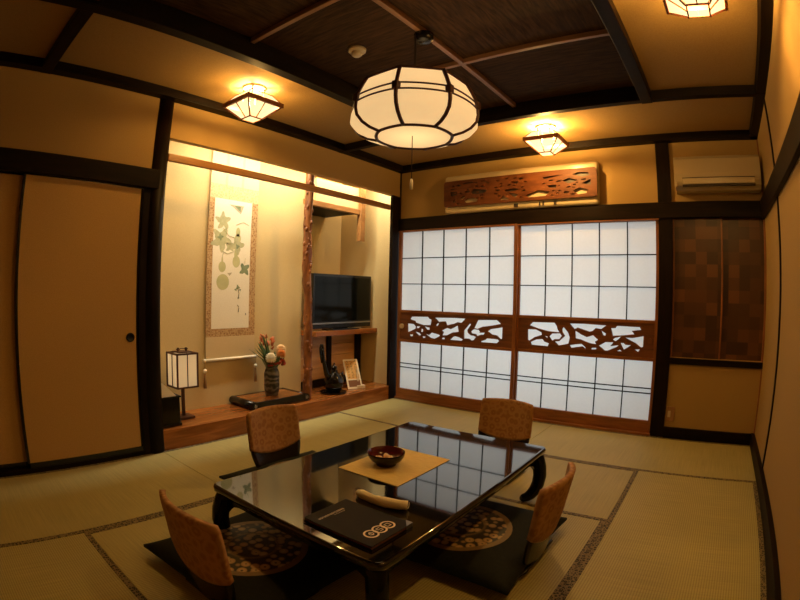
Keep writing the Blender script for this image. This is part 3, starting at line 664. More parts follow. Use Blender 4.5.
# rolled hand towel
pts = [(-0.112, 0.020, 0.0135), (-0.09, 0.012, 0.0165), (-0.03, -0.004, 0.017), (0.03, -0.012, 0.0185), (0.085, -0.006, 0.0205), (0.112, 0.004, 0.0185)]
tw = thing('rolled_towel', 'rolled cream hand towel on the table between menu and placemat', 'towel', (1.965, -2.725, TZ), 0.16)
b = MB().tube(pts, [0.0135, 0.0165, 0.017, 0.0185, 0.0205, 0.0175], 18)
for v in b.bm.verts:
    k = noise.noise(Vector((v.co.x * 30, v.co.y * 30, v.co.z * 40))) * 0.004
    v.co += Vector((0, k, k))
    v.co.z = max(v.co.z, 0.0005)
b.build('towel_roll', 'towel', tw)
b = MB(); sp = [(0.113, 0.004 + 0.0018 * k * math.cos(k * 0.85), 0.0185 + 0.0022 * k * math.sin(k * 0.85)) for k in range(1, 9)]
b.tube(sp, 0.002, 6); b.build('towel_fold', 'towel', tw)
# menu folder
mn = thing('menu_folder', 'black menu folder with silver title and three ring emblem lying on the table', 'menu', (2.01, -2.908, TZ))
MB().box(-0.155, 0.155, -0.11, 0.11, 0.0, 0.003, 0.001, 1).build('back_board', 'leather', mn)
MB().box(-0.149, 0.153, -0.106, 0.106, 0.003, 0.011).build('pages', 'card_brown', mn)
MB().box(-0.155, 0.155, -0.11, 0.11, 0.011, 0.0145, 0.001, 1).build('front_board', 'leather', mn)
b = MB()      # small silver title, too small to read, with one fainter line below
x = -0.108; y = -0.085
rr = random.Random(3)
while y < 0.035:
    h_ = rr.choice((0.010, 0.010, 0.008)); w_ = rr.uniform(0.004, 0.007)
    k = rr.randint(0, 3)
    b.box(x, x + h_, y, y + 0.0016, 0.0145, 0.0149)
    if k != 1: b.box(x, x + 0.0016, y, y + w_, 0.0145, 0.0149)
    if k != 2: b.box(x + h_ - 0.0016, x + h_, y, y + w_, 0.0145, 0.0149)
    if k != 0: b.box(x, x + h_, y + w_ - 0.0016, y + w_, 0.0145, 0.0149)
    y += w_ + 0.0032
for q in range(7): b.box(-0.091, -0.0885, -0.02 + q * 0.008, -0.0155 + q * 0.008, 0.0145, 0.0148)
b.build('title_print', 'print', mn)
b = MB()
def flat_ring(cx, cy, r0, r1, z):
    K = 28; a = [b.bm.verts.new((cx + r0 * math.cos(2 * PI * k / K), cy + r0 * math.sin(2 * PI * k / K), z)) for k in range(K)]
    c = [b.bm.verts.new((cx + r1 * math.cos(2 * PI * k / K), cy + r1 * math.sin(2 * PI * k / K), z)) for k in range(K)]
    for k in range(K): b.bm.faces.new([a[k], c[k], c[(k + 1) % K], a[(k + 1) % K]])
lx, ly = 0.098, 0.0
for k, cy in enumerate((-0.043, 0.0, 0.043)):
    flat_ring(lx, cy, 0.0205, 0.0275, 0.0148 + 0.0001 * k)
    if k == 0: flat_ring(lx, cy, 0.0065, 0.0095, 0.0149); b.box(lx - 0.012, lx + 0.012, cy - 0.0012, cy + 0.0012, 0.0146, 0.0150)
    if k == 1:
        for dx in (-0.010, 0.0, 0.010): b.box(lx + dx - 0.0013, lx + dx + 0.0013, cy - 0.009, cy + 0.009, 0.0146, 0.0150)
        b.box(lx - 0.011, lx, cy - 0.009, cy - 0.0062, 0.0146, 0.015); b.box(lx, lx + 0.011, cy + 0.0062, cy + 0.009, 0.0146, 0.015)
    if k == 2:
        for dx in (-0.010, 0.0075): b.box(lx + dx, lx + dx + 0.0025, cy - 0.010, cy + 0.010, 0.0146, 0.0150)
        for dy in (-0.010, 0.0075): b.box(lx - 0.010, lx + 0.010, cy + dy, cy + dy + 0.0025, 0.0146, 0.015)
b.build('ring_emblem', 'print', mn)
b = MB()
b.prism([(0.155, 0.112, 0.0), (0.125, 0.112, 0.0), (0.155, 0.075, 0.0)], (0, 0, 0.0152)); b.build('corner_guard', 'silver', mn)

# ------------------------------------------------------------------ pendant lamp
LX, LY = 1.711, -2.2
pl = thing('pendant_lamp', 'big octagonal paper pendant lantern with dark ribs hanging over the table', 'lamp', (LX, LY, 0))
prof = [(0.258, 2.142), (0.282, 2.095), (0.304, 2.045), (0.310, 2.010), (0.311, 1.975), (0.303, 1.942), (0.276, 1.913), (0.238, 1.893), (0.188, 1.880)]
puff = [0.002, 0.005, 0.009, 0.014, 0.026, 0.036, 0.036, 0.026, 0.010]
def oct_pt(r, z, k, dr=0.0):
    a = PI / 8 + k * PI / 4 - 0.045
    return Vector(((r + dr) * math.cos(a), (r + dr) * math.sin(a), z))
for k in range(8):       # each paper panel puffs out between its ribs
    b = MB(); cols = []
    for (r, z), pf in zip(prof, puff):
        row = []
        for u in range(9):
            p = oct_pt(r, z, k).lerp(oct_pt(r, z, k + 1), u / 8); d = Vector((p.x, p.y, 0)).normalized()
            row.append(b.bm.verts.new(p + d * pf * (1 - (u / 4 - 1) ** 2)))
        cols.append(row)
    for A_, B_ in zip(cols, cols[1:]):
        for u in range(8):
            f = b.bm.faces.new([A_[u], A_[u + 1], B_[u + 1], B_[u]]); f.smooth = True
    b.build('shade_panel', 'pendant_paper', pl)
for k in range(8):
    fine = []
    for i in range(len(prof) - 1):
        for q in range(3): fine.append(oct_pt(*[prof[i][c] + (prof[i + 1][c] - prof[i][c]) * q / 3 for c in (0, 1)], k, 0.004))
    fine.append(oct_pt(*prof[-1], k, 0.004))
    MB().tube(fine, 0.0096, 8).build('rib', 'rim', pl)
def ring_bars(r, z, pf, rad, name, mat='rim'):
    b = MB(); pts = []
    for k in range(8):
        for u in range(8):
            p = oct_pt(r, z, k).lerp(oct_pt(r, z, k + 1), u / 8); d = Vector((p.x, p.y, 0)).normalized()
            pts.append(p + d * pf * (1 - (u / 4 - 1) ** 2))
    b.tube(pts + pts[:1], rad, 8, False); return b.build(name, mat, pl)
ring_bars(0.260, 2.142, 0.002, 0.0066, 'top_rim'); ring_bars(0.190, 1.880, 0.010, 0.0085, 'bottom_rim')
ring_bars(0.3055, 2.041, 0.0105, 0.0046, 'band_bar'); ring_bars(0.3115, 2.008, 0.016, 0.0046, 'band_bar')
for k in range(8):
    p = oct_pt(0.311, 2.024, k); MB().box(p.x - 0.015, p.x + 0.015, p.y - 0.015, p.y + 0.015, p.z - 0.019, p.z + 0.019, 0.003).build('band_block', 'rim', pl)
b = MB(); b._add([oct_pt(0.190, 1.881, k).lerp(oct_pt(0.190, 1.881, k + 1), u / 4) * 1.0 + Vector((math.cos(PI / 8 + k * PI / 4 - 0.045 + u * PI / 16), math.sin(PI / 8 + k * PI / 4 - 0.045 + u * PI / 16), 0)) * 0.010 * (1 - (u / 2 - 1) ** 2) for k in range(8) for u in range(4)], [tuple(range(32))]); b.build('bottom_panel', 'pendant_paper', pl)
b = MB(); b._add([oct_pt(0.259, 2.142, k) for k in range(8)], [tuple(range(8))]); b.build('top_panel', 'pendant_paper', pl)
b = MB(); b.tube([(0, 0, 2.143), (0, 0, 2.455)], 0.0065, 10); b.tube([(0.02, 0.03, 2.465), (0.004, 0.004, 2.475), (0, 0, 2.455)], 0.0045, 8); b.build('cord', 'cord', pl)
MB().lathe([(0, 2.425), (0.030, 2.425), (0.048, 2.437), (0.052, 2.455), (0.052, 2.475), (0, 2.475)], 28, (0.02, 0.045, 0)).build('ceiling_rose', 'black_plastic', pl)
pc = MB().tube([(0.004, -0.02, 1.885), (0.004, -0.02, 1.665)], 0.0022, 6).build('pull_cord', 'cord', pl)
MB().lathe([(0, 1.61), (0.007, 1.612), (0.008, 1.64), (0.006, 1.66), (0, 1.665)], 10, (0.004, -0.02, 0)).build('pull_knob', 'ivory', pc)

# ------------------------------------------------------------------ square ceiling lamps
def ceiling_lamp(x, y, label):
    t = thing('ceiling_lamp', label, 'lamp', (x, y, 0), 0, 'square paper ceiling lamps')
    h = 0.137; zf0, zf1, zb = 2.316, 2.346, 2.235; hb = 0.048; ht = 0.085
    b = MB()
    for s in (-1, 1):
        b.box(s * h - 0.006, s * h + 0.010, -h - 0.010, h + 0.010, zf0, zf1, 0.002); b.box(-h, h, s * h - 0.008, s * h + 0.010, zf0, zf1, 0.002)
    b.build('frame', 'lamp_wood', t)
    q = [(1, 1), (-1, 1), (-1, -1), (1, -1)]
    b = MB(); v = [(h * .97 * a, h * .97 * c, zf0 + 0.004) for a, c in q] + [(hb * a, hb * c, zb) for a, c in q]
    b._add(v, [(i, (i + 1) % 4, 4 + (i + 1) % 4, 4 + i) for i in range(4)]); b.build('lower_shade', 'lamp_paper', t)
    b = MB(); b._add([(hb * a, hb * c, zb) for a, c in q], [(0, 1, 2, 3)]); b.build('bottom_panel', 'lamp_paper', t)
    b = MB(); v = [(h * .97 * a, h * .97 * c, zf1 - 0.003) for a, c in q] + [(ht * a, ht * c, zf1 + 0.058) for a, c in q]
    b._add(v, [(i, (i + 1) % 4, 4 + (i + 1) % 4, 4 + i) for i in range(4)]); b.build('upper_shade', 'lamp_paper', t)
    b = MB()
    for i in range(4):
        a, c = q[i], q[(i + 1) % 4]
        b.bar((h * .985 * a[0], h * .985 * a[1], zf0 + 0.003), (hb * 1.02 * a[0], hb * 1.02 * a[1], zb - 0.001), 0.009, 0.009)
        b.bar((h * .985 * a[0], h * .985 * a[1], zf1), (ht * 1.02 * a[0], ht * 1.02 * a[1], zf1 + 0.058), 0.005, 0.005)
        m1 = ((a[0] + c[0]) / 2, (a[1] + c[1]) / 2)
        b.bar((h * .985 * m1[0], h * .985 * m1[1], zf0 + 0.003), (hb * 1.03 * m1[0], hb * 1.03 * m1[1], zb), 0.006, 0.006)
        b.bar((hb * a[0], hb * a[1], zb), (hb * c[0], hb * c[1], zb), 0.007, 0.007)
        b.bar((ht * a[0], ht * a[1], zf1 + 0.058), (ht * c[0], ht * c[1], zf1 + 0.058), 0.006, 0.006)
    b.build('lattice', 'lamp_wood', t)
    b = MB()
    for a, c in q: b.tube([(0.05 * a, 0.05 * c, zf1 + 0.02), (0.05 * a, 0.05 * c, CEIL - 0.012)], 0.006, 8)
    b.lathe([(0, CEIL - 0.014), (0.075, CEIL - 0.014), (0.08, CEIL - 0.008), (0.08, CEIL)], 24); b.build('ceiling_mount', 'white_plastic', t)
    return t
ceiling_lamp(0.475, -2.295, 'square paper ceiling lamp glowing above the alcove opening')
ceiling_lamp(1.81, -0.53, 'square paper ceiling lamp glowing above the carved cover on the shoji wall')
ceiling_lamp(3.10, -2.27, 'square paper ceiling lamp near the long wall, cut by the picture edge')

# smoke detector
t = thing('smoke_detector', 'small round white smoke detector on the dark board ceiling', 'smoke detector', (1.297, -2.193, 2.505))
MB().lathe([(0, -0.022), (0.044, -0.022), (0.052, -0.014), (0.053, 0.0), (0, 0.0)], 28).build('base', 'white_plastic', t)
MB().lathe([(0, -0.046), (0.022, -0.046), (0.030, -0.038), (0.030, -0.022)], 24).build('sensor_cap', 'white_plastic', t)

# ------------------------------------------------------------------ alcove: scroll
SX = -0.402
sc = thing('hanging_scroll', 'tall hanging scroll painting of gourds and leaves on the alcove wall', 'scroll', (SX, -1.80, 0))
def yz(pts, x): return [(x, p[0] + 1.80, p[1]) for p in pts]
MB().box(-0.002, 0.0, -0.246, 0.248, 0.725, 2.0).build('silk_mount', 'silk', sc)
MB().box(-0.003, 0.0008, -0.246, 0.248, 1.866, 1.985).build('silk_band', 'silk_top', sc)
MB().box(-0.003, 0.0008, -0.246, 0.248, 1.985, 2.33).build('upper_mount', 'scroll_pale', sc)
MB().box(-0.003, 0.0008, -0.246, 0.248, 0.545, 0.725).build('lower_mount', 'scroll_tan', sc)
b = MB()
for y in (-0.09, 0.075): b.box(0.001, 0.0022, y - 0.011, y + 0.011, 1.985, 2.33)
b.build('hanging_ribbon', 'scroll_tan', sc)
b = MB(); b.box(-0.002, 0.001, -0.194, 0.184, 0.79, 1.866)
DX = (0.0012, 0, 0)
def blob(cx, cz, rx, rz, k=18, ang=0): return [(cx + rx * math.cos(2 * PI * i / k) * math.cos(ang) - rz * math.sin(2 * PI * i / k) * math.sin(ang), cz + rx * math.cos(2 * PI * i / k) * math.sin(ang) + rz * math.sin(2 * PI * i / k) * math.cos(ang)) for i in range(k)]
def star(cx, cz, r, lobes, ph, dp=0.24):   # lobed leaf outline
    out = []
    for i in range(60):
        t = 2 * PI * i / 60; q = r * (1 - dp + dp * math.cos(lobes * t) + 0.05 * math.cos(2 * lobes * t + 1) + 0.04 * math.sin(11 * t))
        out.append((cx + q * math.cos(t + ph), cz + q * math.sin(t + ph)))
    return out
def paint(mi, pts, lift=0.0):
    b.mi = mi; b.prism(yz(pts, 0.0008 + lift), (0.0006, 0, 0))
paint(1, star(-1.905, 1.68, 0.078, 5, 0.4)); paint(1, star(-1.915, 1.525, 0.105, 5, 1.1)); paint(1, star(-1.755, 1.485, 0.075, 4, 0.2), .0003); paint(1, star(-1.83, 1.47, 0.045, 4, 0.9))
paint(2, star(-1.67, 1.29, 0.058, 4, 0.7)); paint(2, star(-1.925, 1.545, 0.03, 4, 0.2), .0006); paint(2, star(-1.75, 1.478, 0.022, 3, 0.2), .0006)
paint(3, blob(-1.75, 1.60, 0.022, 0.04)); paint(3, blob(-1.75, 1.545, 0.032, 0.04))
paint(3, blob(-1.758, 1.35, 0.038, 0.05)); paint(3, blob(-1.764, 1.41, 0.018, 0.045), .0002)
paint(3, blob(-1.898, 1.301, 0.036, 0.045)); paint(3, blob(-1.888, 1.175, 0.062, 0.066), .0002); paint(3, blob(-1.899, 1.355, 0.008, 0.03), .0002)
paint(4, [(-1.851, 1.826), (-1.70, 1.829), (-1.73, 1.755), (-1.80, 1.80)]); paint(4, [(-1.847, 1.251), (-1.797, 1.257), (-1.821, 1.228)])
paint(2, [(-1.80, 1.822), (-1.735, 1.82), (-1.735, 1.775)], .0005)
b.mi = 1      # vines
for pts in ([(-1.90, 1.62), (-1.84, 1.56), (-1.78, 1.55)], [(-1.77, 1.66), (-1.70, 1.69), (-1.64, 1.67)], [(-1.90, 1.43), (-1.85, 1.41), (-1.80, 1.43), (-1.76, 1.46)], [(-1.898, 1.385), (-1.89, 1.42)], [(-1.67, 1.34), (-1.665, 1.385)]):
    b.tube(yz(pts, 0.0015), 0.0022, 6)
b.mi = 2      # ink strokes low on the sheet
for y, z, r in ((-1.735, 1.135, 0.022), (-1.756, 1.115, 0.013), (-1.712, 1.112, 0.011), (-1.728, 1.045, 0.010)): paint(2, star(y, z, r, 3, y * 40))
b.mi = 5
for pts in ([(-1.735, 1.13), (-1.722, 1.08), (-1.73, 1.04)], [(-1.735, 0.985), (-1.722, 0.965)], [(-1.722, 0.96), (-1.728, 0.925)], [(-1.65, 0.915), (-1.648, 0.90)]):
    b.tube(yz(pts, 0.0015), 0.003, 6)
b.build('painting', ['scroll_paper', 'leaf_ink', 'leaf_dark', 'gourd_ink', 'moth_ink', 'ink'], sc)
rl = MB().tube([(0.004, -0.262, 0.536), (0.004, 0.268, 0.536)], 0.012, 16).build('roller', 'scroll_paper', sc)
for y in (-0.262, 0.268): MB().tube([(0.004, y - 0.01, 0.536), (0.004, y + 0.01, 0.536)], 0.0145, 16).build('roller_knob', 'ivory', rl)
for y, w in ((-0.258, 'at the floor lantern end'), (0.256, 'at the vase end')):
    t = thing('scroll_weight', 'ivory weight with brown tassel hanging under the scroll roller, ' + w, 'scroll weight', (SX + 0.004, -1.80 + y, 0), 0, 'scroll weights')
    MB().ball((0, 0, 0.452), 0.0165, (1, 1, 1.15)).build('weight', 'ivory', t)
    MB().tube([(0, 0, 0.535), (0, 0, 0.46)], 0.0022, 6).build('cord', 'tassel', t)
    MB().lathe([(0, 0.436), (0.008, 0.432), (0.010, 0.38), (0.013, 0.31), (0, 0.308)], 12).build('tassel', 'tassel', t)

# rail across the alcove and gnarled post
MZ = 2.008
t = thing('alcove_rail', 'long bamboo coloured wooden rail across the top of the alcove opening', 'rail', (-0.026, -1.40, MZ))
MB().box(-0.014, 0.014, -1.235, 1.25, -0.028, 0.028, 0.008, 3).build('rail_bar', 'rail', t)
t = thing('alcove_post', 'gnarled knotty natural wood post between scroll bay and television bay', 'post', (-0.10, -1.205, 0.145))
b = MB(); rr = random.Random(11)
K, Nz = 18, 60; grid = []
for j in range(Nz + 1):
    z = 2.17 * j / Nz; cx, cy = 0.008 * math.sin(z * 3.1), 0.010 * math.sin(z * 2.3 + 1)
    ring = []
    for k in range(K):
        a = 2 * PI * k / K
        r = 0.036 + 0.012 * noise.noise(Vector((math.cos(a) * 1.5, math.sin(a) * 1.5, z * 5))) + 0.010 * noise.noise(Vector((math.cos(a) * 4, math.sin(a) * 4, z * 14)))
        ring.append(b.bm.verts.new((cx + r * math.cos(a), cy + r * math.sin(a), z)))
    grid.append(ring)
for A_, B_ in zip(grid, grid[1:]):
    for k in range(K):
        f = b.bm.faces.new([A_[k], A_[(k + 1) % K], B_[(k + 1) % K], B_[k]]); f.smooth = True
b.bm.faces.new(grid[0][::-1]); b.bm.faces.new(grid[-1])
for i in range(64):
    z = rr.uniform(0.1, 2.1); a = rr.uniform(-1.9, 1.2); r = rr.uniform(0.007, 0.014)
    b.ball((0.035 * math.cos(a) + 0.008 * math.sin(z * 3.1), 0.035 * math.sin(a) + 0.010 * math.sin(z * 2.3 + 1), z), r, (1, 1, 1.7), 8, 6)
b.build('trunk', 'bark', t)

# television bay: shelf, upper cupboard, short hanging post, back boards
t = thing('wall_shelf', 'reddish wooden shelf carrying the television in the alcove', 'shelf', (-0.48, -0.62, 0.738))
MB().box(-0.297, 0.27, -0.362, 0.537, -0.048, 0, 0.003).build('shelf_board', 'step', t)
n[0] += 1
t = thing('alcove_cupboard', 'small overhead cupboard box high in the television bay', 'cupboard', (-0.47, -0.70, 1.935))
MB().box(-0.30, 0.21, -0.283, 0.36, 0.012, 0.26).build('cupboard_body', 'alcove_wall', t)
MB().box(0.19, 0.235, -0.43, 0.365, -0.018, 0.034, 0.003).build('front_rail', 'rail', t)
MB().box(-0.30, 0.19, -0.283, 0.36, 0.0, 0.012).build('bottom_board', 'dark_y', t)
t = thing('hanging_post', 'short square wooden post hanging from the alcove ceiling beside the cupboard', 'post', (-0.245, -0.345, 1.64))
MB().box(-0.026, 0.026, -0.034, 0.034, 0, 0.80, 0.003).build('hanging_post_wood', 'rail', t)
b = MB()
for z0 in (0.225, 0.342, 0.459, 0.576): b.box(-0.475, -0.462, -0.983, -0.082, z0, z0 + 0.114, 0.002)
n[0] += 1
struct(b.build('trim_%d' % n[0], 'backboard'), 'light wooden boards behind the ewer under the television shelf', 'boards')
trim('dark_z', -0.464, -0.435, -0.60, -0.545, 0.145, 0.69, 'dark post in front of the boards under the television shelf', 0.002, 'post')
trim('dark_z', -0.464, -0.435, -0.165, -0.085, 0.145, 0.69, 'dark post in the corner under the television shelf', 0.002, 'post')
trim('dark_y', -0.475, -0.437, -0.983, -0.085, 0.145, 0.225, 'dark low sill below the boards under the television shelf', 0.002, 'sill')

# television
t = thing('tv', 'flat black television standing on the alcove shelf', 'television', (-0.30, -0.55, 0.738))
MB().box(-0.035, 0.03, -0.425, 0.425, 0.018, 0.548, 0.006).build('casing', 'black_plastic', t)
MB().box(0.028, 0.0315, -0.398, 0.398, 0.092, 0.522).build('screen', 'screen', t)
MB().box(0.028, 0.034, -0.425, 0.425, 0.062, 0.076, 0.002).build('silver_strip', 'silver', t)
b = MB().box(-0.075, 0.075, -0.20, 0.20, 0.0, 0.012, 0.004); b.box(-0.03, 0.01, -0.09, 0.09, 0.01, 0.06, 0.004); b.build('stand', 'black_plastic', t)

# ewer and its tray
t = thing('ewer_tray', 'round black lacquer tray under the dark ewer', 'tray', (-0.16, -0.80, 0.145))
MB().lathe([(0, 0), (0.10, 0.0), (0.125, 0.008), (0.128, 0.016), (0.122, 0.012), (0.10, 0.006), (0, 0.006)], 36).build('tray_dish', 'ginger', t)
t = thing('ewer', 'glossy black ewer with tall curved neck under the television shelf', 'ewer', (-0.16, -0.79, 0.151))
MB().lathe([(0, 0), (0.055, 0), (0.07, 0.02), (0.088, 0.06), (0.094, 0.10), (0.085, 0.145), (0.06, 0.175), (0.04, 0.19), (0.034, 0.205), (0.036, 0.215), (0, 0.215)], 32).build('body', 'ginger', t)
eb = [o for o in t.children][0]
MB().tube([(0, -0.06, 0.14), (0, -0.10, 0.19), (0, -0.125, 0.26), (0, -0.145, 0.34), (0, -0.155, 0.40), (0, -0.152, 0.44)], [0.034, 0.026, 0.019, 0.017, 0.018, 0.014], 14).build('neck', 'ginger', t)
b = MB().tube([(0, -0.152, 0.44), (0.0, -0.16, 0.465), (0, -0.178, 0.468), (0, -0.188, 0.44), (0, -0.182, 0.38), (0, -0.165, 0.30)], [0.012, 0.012, 0.011, 0.010, 0.010, 0.008], 10); b.build('neck_loop', 'ginger', t)
b = MB().ball((0, 0.0, 0.235), 0.030, (1, 1, 0.9)); b.tube([(0, 0, 0.25), (0, 0.004, 0.285)], [0.014, 0.006], 10); b.build('lid_knob', 'ginger', eb)
MB().tube([(0, 0.075, 0.15), (0, 0.115, 0.18), (0, 0.13, 0.13), (0, 0.11, 0.07), (0, 0.08, 0.05)], [0.012, 0.011, 0.011, 0.011, 0.012], 10).build('handle', 'ginger', t)

# leaning card
t = thing('card_sign', 'cream framed card sign with orange centre leaning on the alcove platform', 'sign', (-0.135, -0.50, 0.145), -0.35)
tilt = Matrix.Rotation(-0.45, 4, 'Y')
def cb(x0, x1, y0, y1, z0, z1, name, mat, bev=0.0):
    return MB().box(x0, x1, y0, y1, z0, z1, bev, 2, tilt).build(name, mat, t)
cb(-0.006, 0.0, -0.083, 0.083, 0.002, 0.315, 'card_board', 'card', 0.001)
cb(0.0, 0.0012, -0.066, 0.066, 0.022, 0.092, 'brown_panel', 'card_brown')
b = MB().box(0.0, 0.0012, -0.066, 0.066, 0.105, 0.298, 0, 2, tilt); b.mi = 1; rr = random.Random(5)
for col in range(3):
    y = 0.046 - col * 0.044; z = 0.288
    while z > 0.115:
        for q in range(4):
            a, c = rr.uniform(-0.010, 0.010), rr.uniform(-0.008, 0.008)
            if q % 2: b.box(0.001, 0.0018, y + a - 0.007, y + a + 0.007, z + c - 0.0012, z + c + 0.0012, 0, 2, tilt)
            else: b.box(0.001, 0.0018, y + a - 0.0012, y + a + 0.0012, z + c - 0.007, z + c + 0.007, 0, 2, tilt)
        z -= 0.028
b.build('written_panel', ['card_orange', 'ink'], t)
b = MB(); b.prism([(-0.02, 0.05, 0.0), (-0.10, 0.05, 0.0), (-0.055, 0.05, 0.20)], (0, -0.012, 0)); b.box(-0.10, 0.0, 0.02, 0.11, 0, 0.03, 0.002); b.build('support', 'card', t)

# display tray, vase, flowers
t = thing('display_stand', 'low dark lacquered display stand with rolled ends under the vase', 'stand', (-0.24, -1.49, 0.145))
MB().box(-0.165, 0.165, -0.30, 0.27, 0.050, 0.062, 0.003).build('stand_top', 'step', t)
for s in (-1, 1): MB().box(s * 0.158 - 0.008, s * 0.158 + 0.008, -0.295, 0.265, 0.008, 0.066, 0.003).build('edge_moulding', 'lacquer_dull', t)
for y, s in ((-0.295, -1), (0.265, 1)):
    re_ = MB().tube([(-0.17, y, 0.034), (0.17, y, 0.034)], 0.034, 16).build('rolled_end', 'lacquer_dull', t)
    for s in (-1, 1): MB().tube([(s * 0.168, y, 0.034), (s * 0.172, y, 0.034)], 0.014, 12).build('end_cap', 'silver', re_)
VX, VY, VZ = -0.24, -1.485, 0.207
t = thing('vase', 'grey banded stoneware vase of flowers on the display stand', 'vase', (VX, VY, VZ))
MB().lathe([(0, 0.0), (0.050, 0.0), (0.056, 0.008), (0.064, 0.04), (0.068, 0.09), (0.066, 0.14), (0.068, 0.165), (0.066, 0.20), (0.056, 0.228), (0.052, 0.24), (0.056, 0.25), (0.050, 0.25), (0.046, 0.235), (0.04, 0.1), (0, 0.09)], 40).build('vase_body', 'vase', t)
def flower(name, label, mat, c, r, kind='mum', grp='flowers in the grey vase'):
    c = Vector(c); t = thing(name, label, 'flower', (VX, VY, VZ + 0.20), 0, grp)
    base = Vector((0, 0, 0)); lc = c - Vector((VX, VY, VZ + 0.20))
    MB().tube([(lc.x * 0.05, lc.y * 0.05, -0.05), lc * 0.45 + Vector((0, 0, 0.015)), lc], 0.003, 7).build('stem', 'stem', t)
    b = MB(); rr = random.Random(hash(label) % 1000 if False else len(label))
    if kind == 'mum':
        for lay in range(7):
            el = -0.75 + lay * 0.34; cnt = (11, 14, 16, 15, 12, 9, 6)[lay]
            for k in range(cnt):
                a = 2 * PI * k / cnt + lay * 0.4
                d = Vector((math.cos(a) * math.cos(el), math.sin(a) * math.cos(el), math.sin(el)))
                e = r * (1 - 0.02 * lay)
                m = lc + d * e * 0.6; b.tube([lc + d * e * 0.15, m + Vector((0, 0, e * .08)), lc + d * e], [r * .09, r * .17, r * .10], 6, True, True, 0.5)
    elif kind == 'spike':
        for k in range(22):
            a = rr.uniform(0, 2 * PI); h = rr.uniform(-0.6, 1.0)
            p = lc + Vector((math.cos(a) * r * 0.7 * (1 - abs(h) * .3), math.sin(a) * r * 0.7 * (1 - abs(h) * .3), h * r))
            b.tube([p, p + Vector((math.cos(a) * r * .35, math.sin(a) * r * .35, r * .45))], [r * .17, r * .04], 6)
    else:
        for k in range(26):
            a = rr.uniform(0, 2 * PI); e_ = rr.uniform(-0.5, 1.3)
            d = Vector((math.cos(a) * math.cos(e_), math.sin(a) * math.cos(e_), math.sin(e_)))
            b.ball(lc + d * r * 0.75, r * 0.28, (1, 1, 0.8), 7, 5)
    b.build('bloom', mat, t); return t
flower('chrysanthemum', 'round creamy white bloom at the front of the vase bouquet', 'fl_white', (-0.15, -1.565, 0.55), 0.050)
flower('chrysanthemum', 'peach bloom behind the orange one in the vase bouquet', 'fl_peach', (-0.22, -1.40, 0.60), 0.052)
flower('chrysanthemum', 'orange bloom in front of the peach one in the vase bouquet', 'fl_orange', (-0.15, -1.45, 0.575), 0.042)
flower('protea', 'rust red spiky flower standing highest in the vase bouquet', 'fl_rust', (-0.25, -1.53, 0.65), 0.07, 'spike')
flower('red_flower', 'dark red flower cluster just above the vase rim, towards the television', 'fl_red', (-0.16, -1.455, 0.495), 0.05, 'cluster')
flower('red_flower', 'dark red flower cluster low between white bloom and vase rim', 'fl_red', (-0.19, -1.52, 0.485), 0.04, 'cluster')
t = thing('leaf_spray', 'fan of long pointed green leaves on the scroll side of the bouquet', 'leaves', (VX, VY, VZ + 0.2), 0, 'flowers in the grey vase')
b = MB(); rr = random.Random(2)
for k in range(11):
    f = k / 10; tip = Vector((0.04 + rr.uniform(-.05, .05), -0.25 + 0.15 * f, 0.22 + 0.13 * f + rr.uniform(-.02, .02)))
    b.tube([(0, -0.01, -0.03), tip * 0.45 + Vector((0, 0, 0.03)), tip * 0.8 + Vector((0, 0, .01)), tip], [0.003, 0.010, 0.007, 0.001], 6, True, True, 0.3)
b.build('long_leaves', 'leafg', t)
t = thing('leaf_cluster', 'dark green leaves filling the middle of the vase bouquet', 'leaves', (VX, VY, VZ + 0.2), 0, 'flowers in the grey vase')
b = MB()
for k in range(26):
    a = rr.uniform(0, 2 * PI); l = rr.uniform(0.09, 0.17); e_ = rr.uniform(0.5, 1.35)
    tip = Vector((math.cos(a) * math.cos(e_) * l, math.sin(a) * math.cos(e_) * l, math.sin(e_) * l + 0.06))
    b.tube([(0, 0, 0), tip * 0.5, tip * 0.8, tip], [0.004, 0.018, 0.015, 0.001], 6, True, True, 0.25)
b.build('leaves', 'leafg', t)

# floor lantern
t = thing('floor_lantern', 'small paper floor lantern with dark wooden frame on the alcove platform', 'lantern', (-0.235, -2.352, 0.145))
h = 0.085; z0, z1 = 0.24, 0.50
b = MB()
for sx in (-1, 1):
    for sy in (-1, 1): b.box(sx * h - 0.006, sx * h + 0.006, sy * h - 0.006, sy * h + 0.006, z0, z1, 0.001)
for z in (z0, z1 - 0.012):
    for s in (-1, 1):
        b.box(-h, h, s * h - 0.006, s * h + 0.006, z, z + 0.012); b.box(s * h - 0.006, s * h + 0.006, -h, h, z, z + 0.012)
for s in (-1, 1): b.box(-0.003, 0.003, s * h - 0.003, s * h + 0.003, z0, z1); b.box(s * h - 0.003, s * h + 0.003, -0.003, 0.003, z0, z1)
b.box(-h, h, -0.006, 0.006, z0, z0 + 0.01)
b.build('frame', 'lantern_wood', t)
b = MB()
for s in (-1, 1):
    b._add([(s * (h - .004), -h, z0 + .006), (s * (h - .004), h, z0 + .006), (s * (h - .004), h, z1 - .006), (s * (h - .004), -h, z1 - .006)], [(0, 1, 2, 3)])
    b._add([(-h, s * (h - .004), z0 + .006), (h, s * (h - .004), z0 + .006), (h, s * (h - .004), z1 - .006), (-h, s * (h - .004), z1 - .006)], [(0, 1, 2, 3)])
b.build('paper_shade', 'andon_paper', t)
b = MB().box(-0.055, 0.055, -0.055, 0.055, z1 - 0.002, z1 + 0.008, 0.002)
for s in (-1, 1): b.box(-0.007, 0.007, s * 0.034 - 0.007, s * 0.034 + 0.007, z1, z1 + 0.034, 0.002); b.box(-0.007, 0.007, s * 0.034 - 0.014, s * 0.034 + 0.014, z1 + 0.018, z1 + 0.026, 0.001)
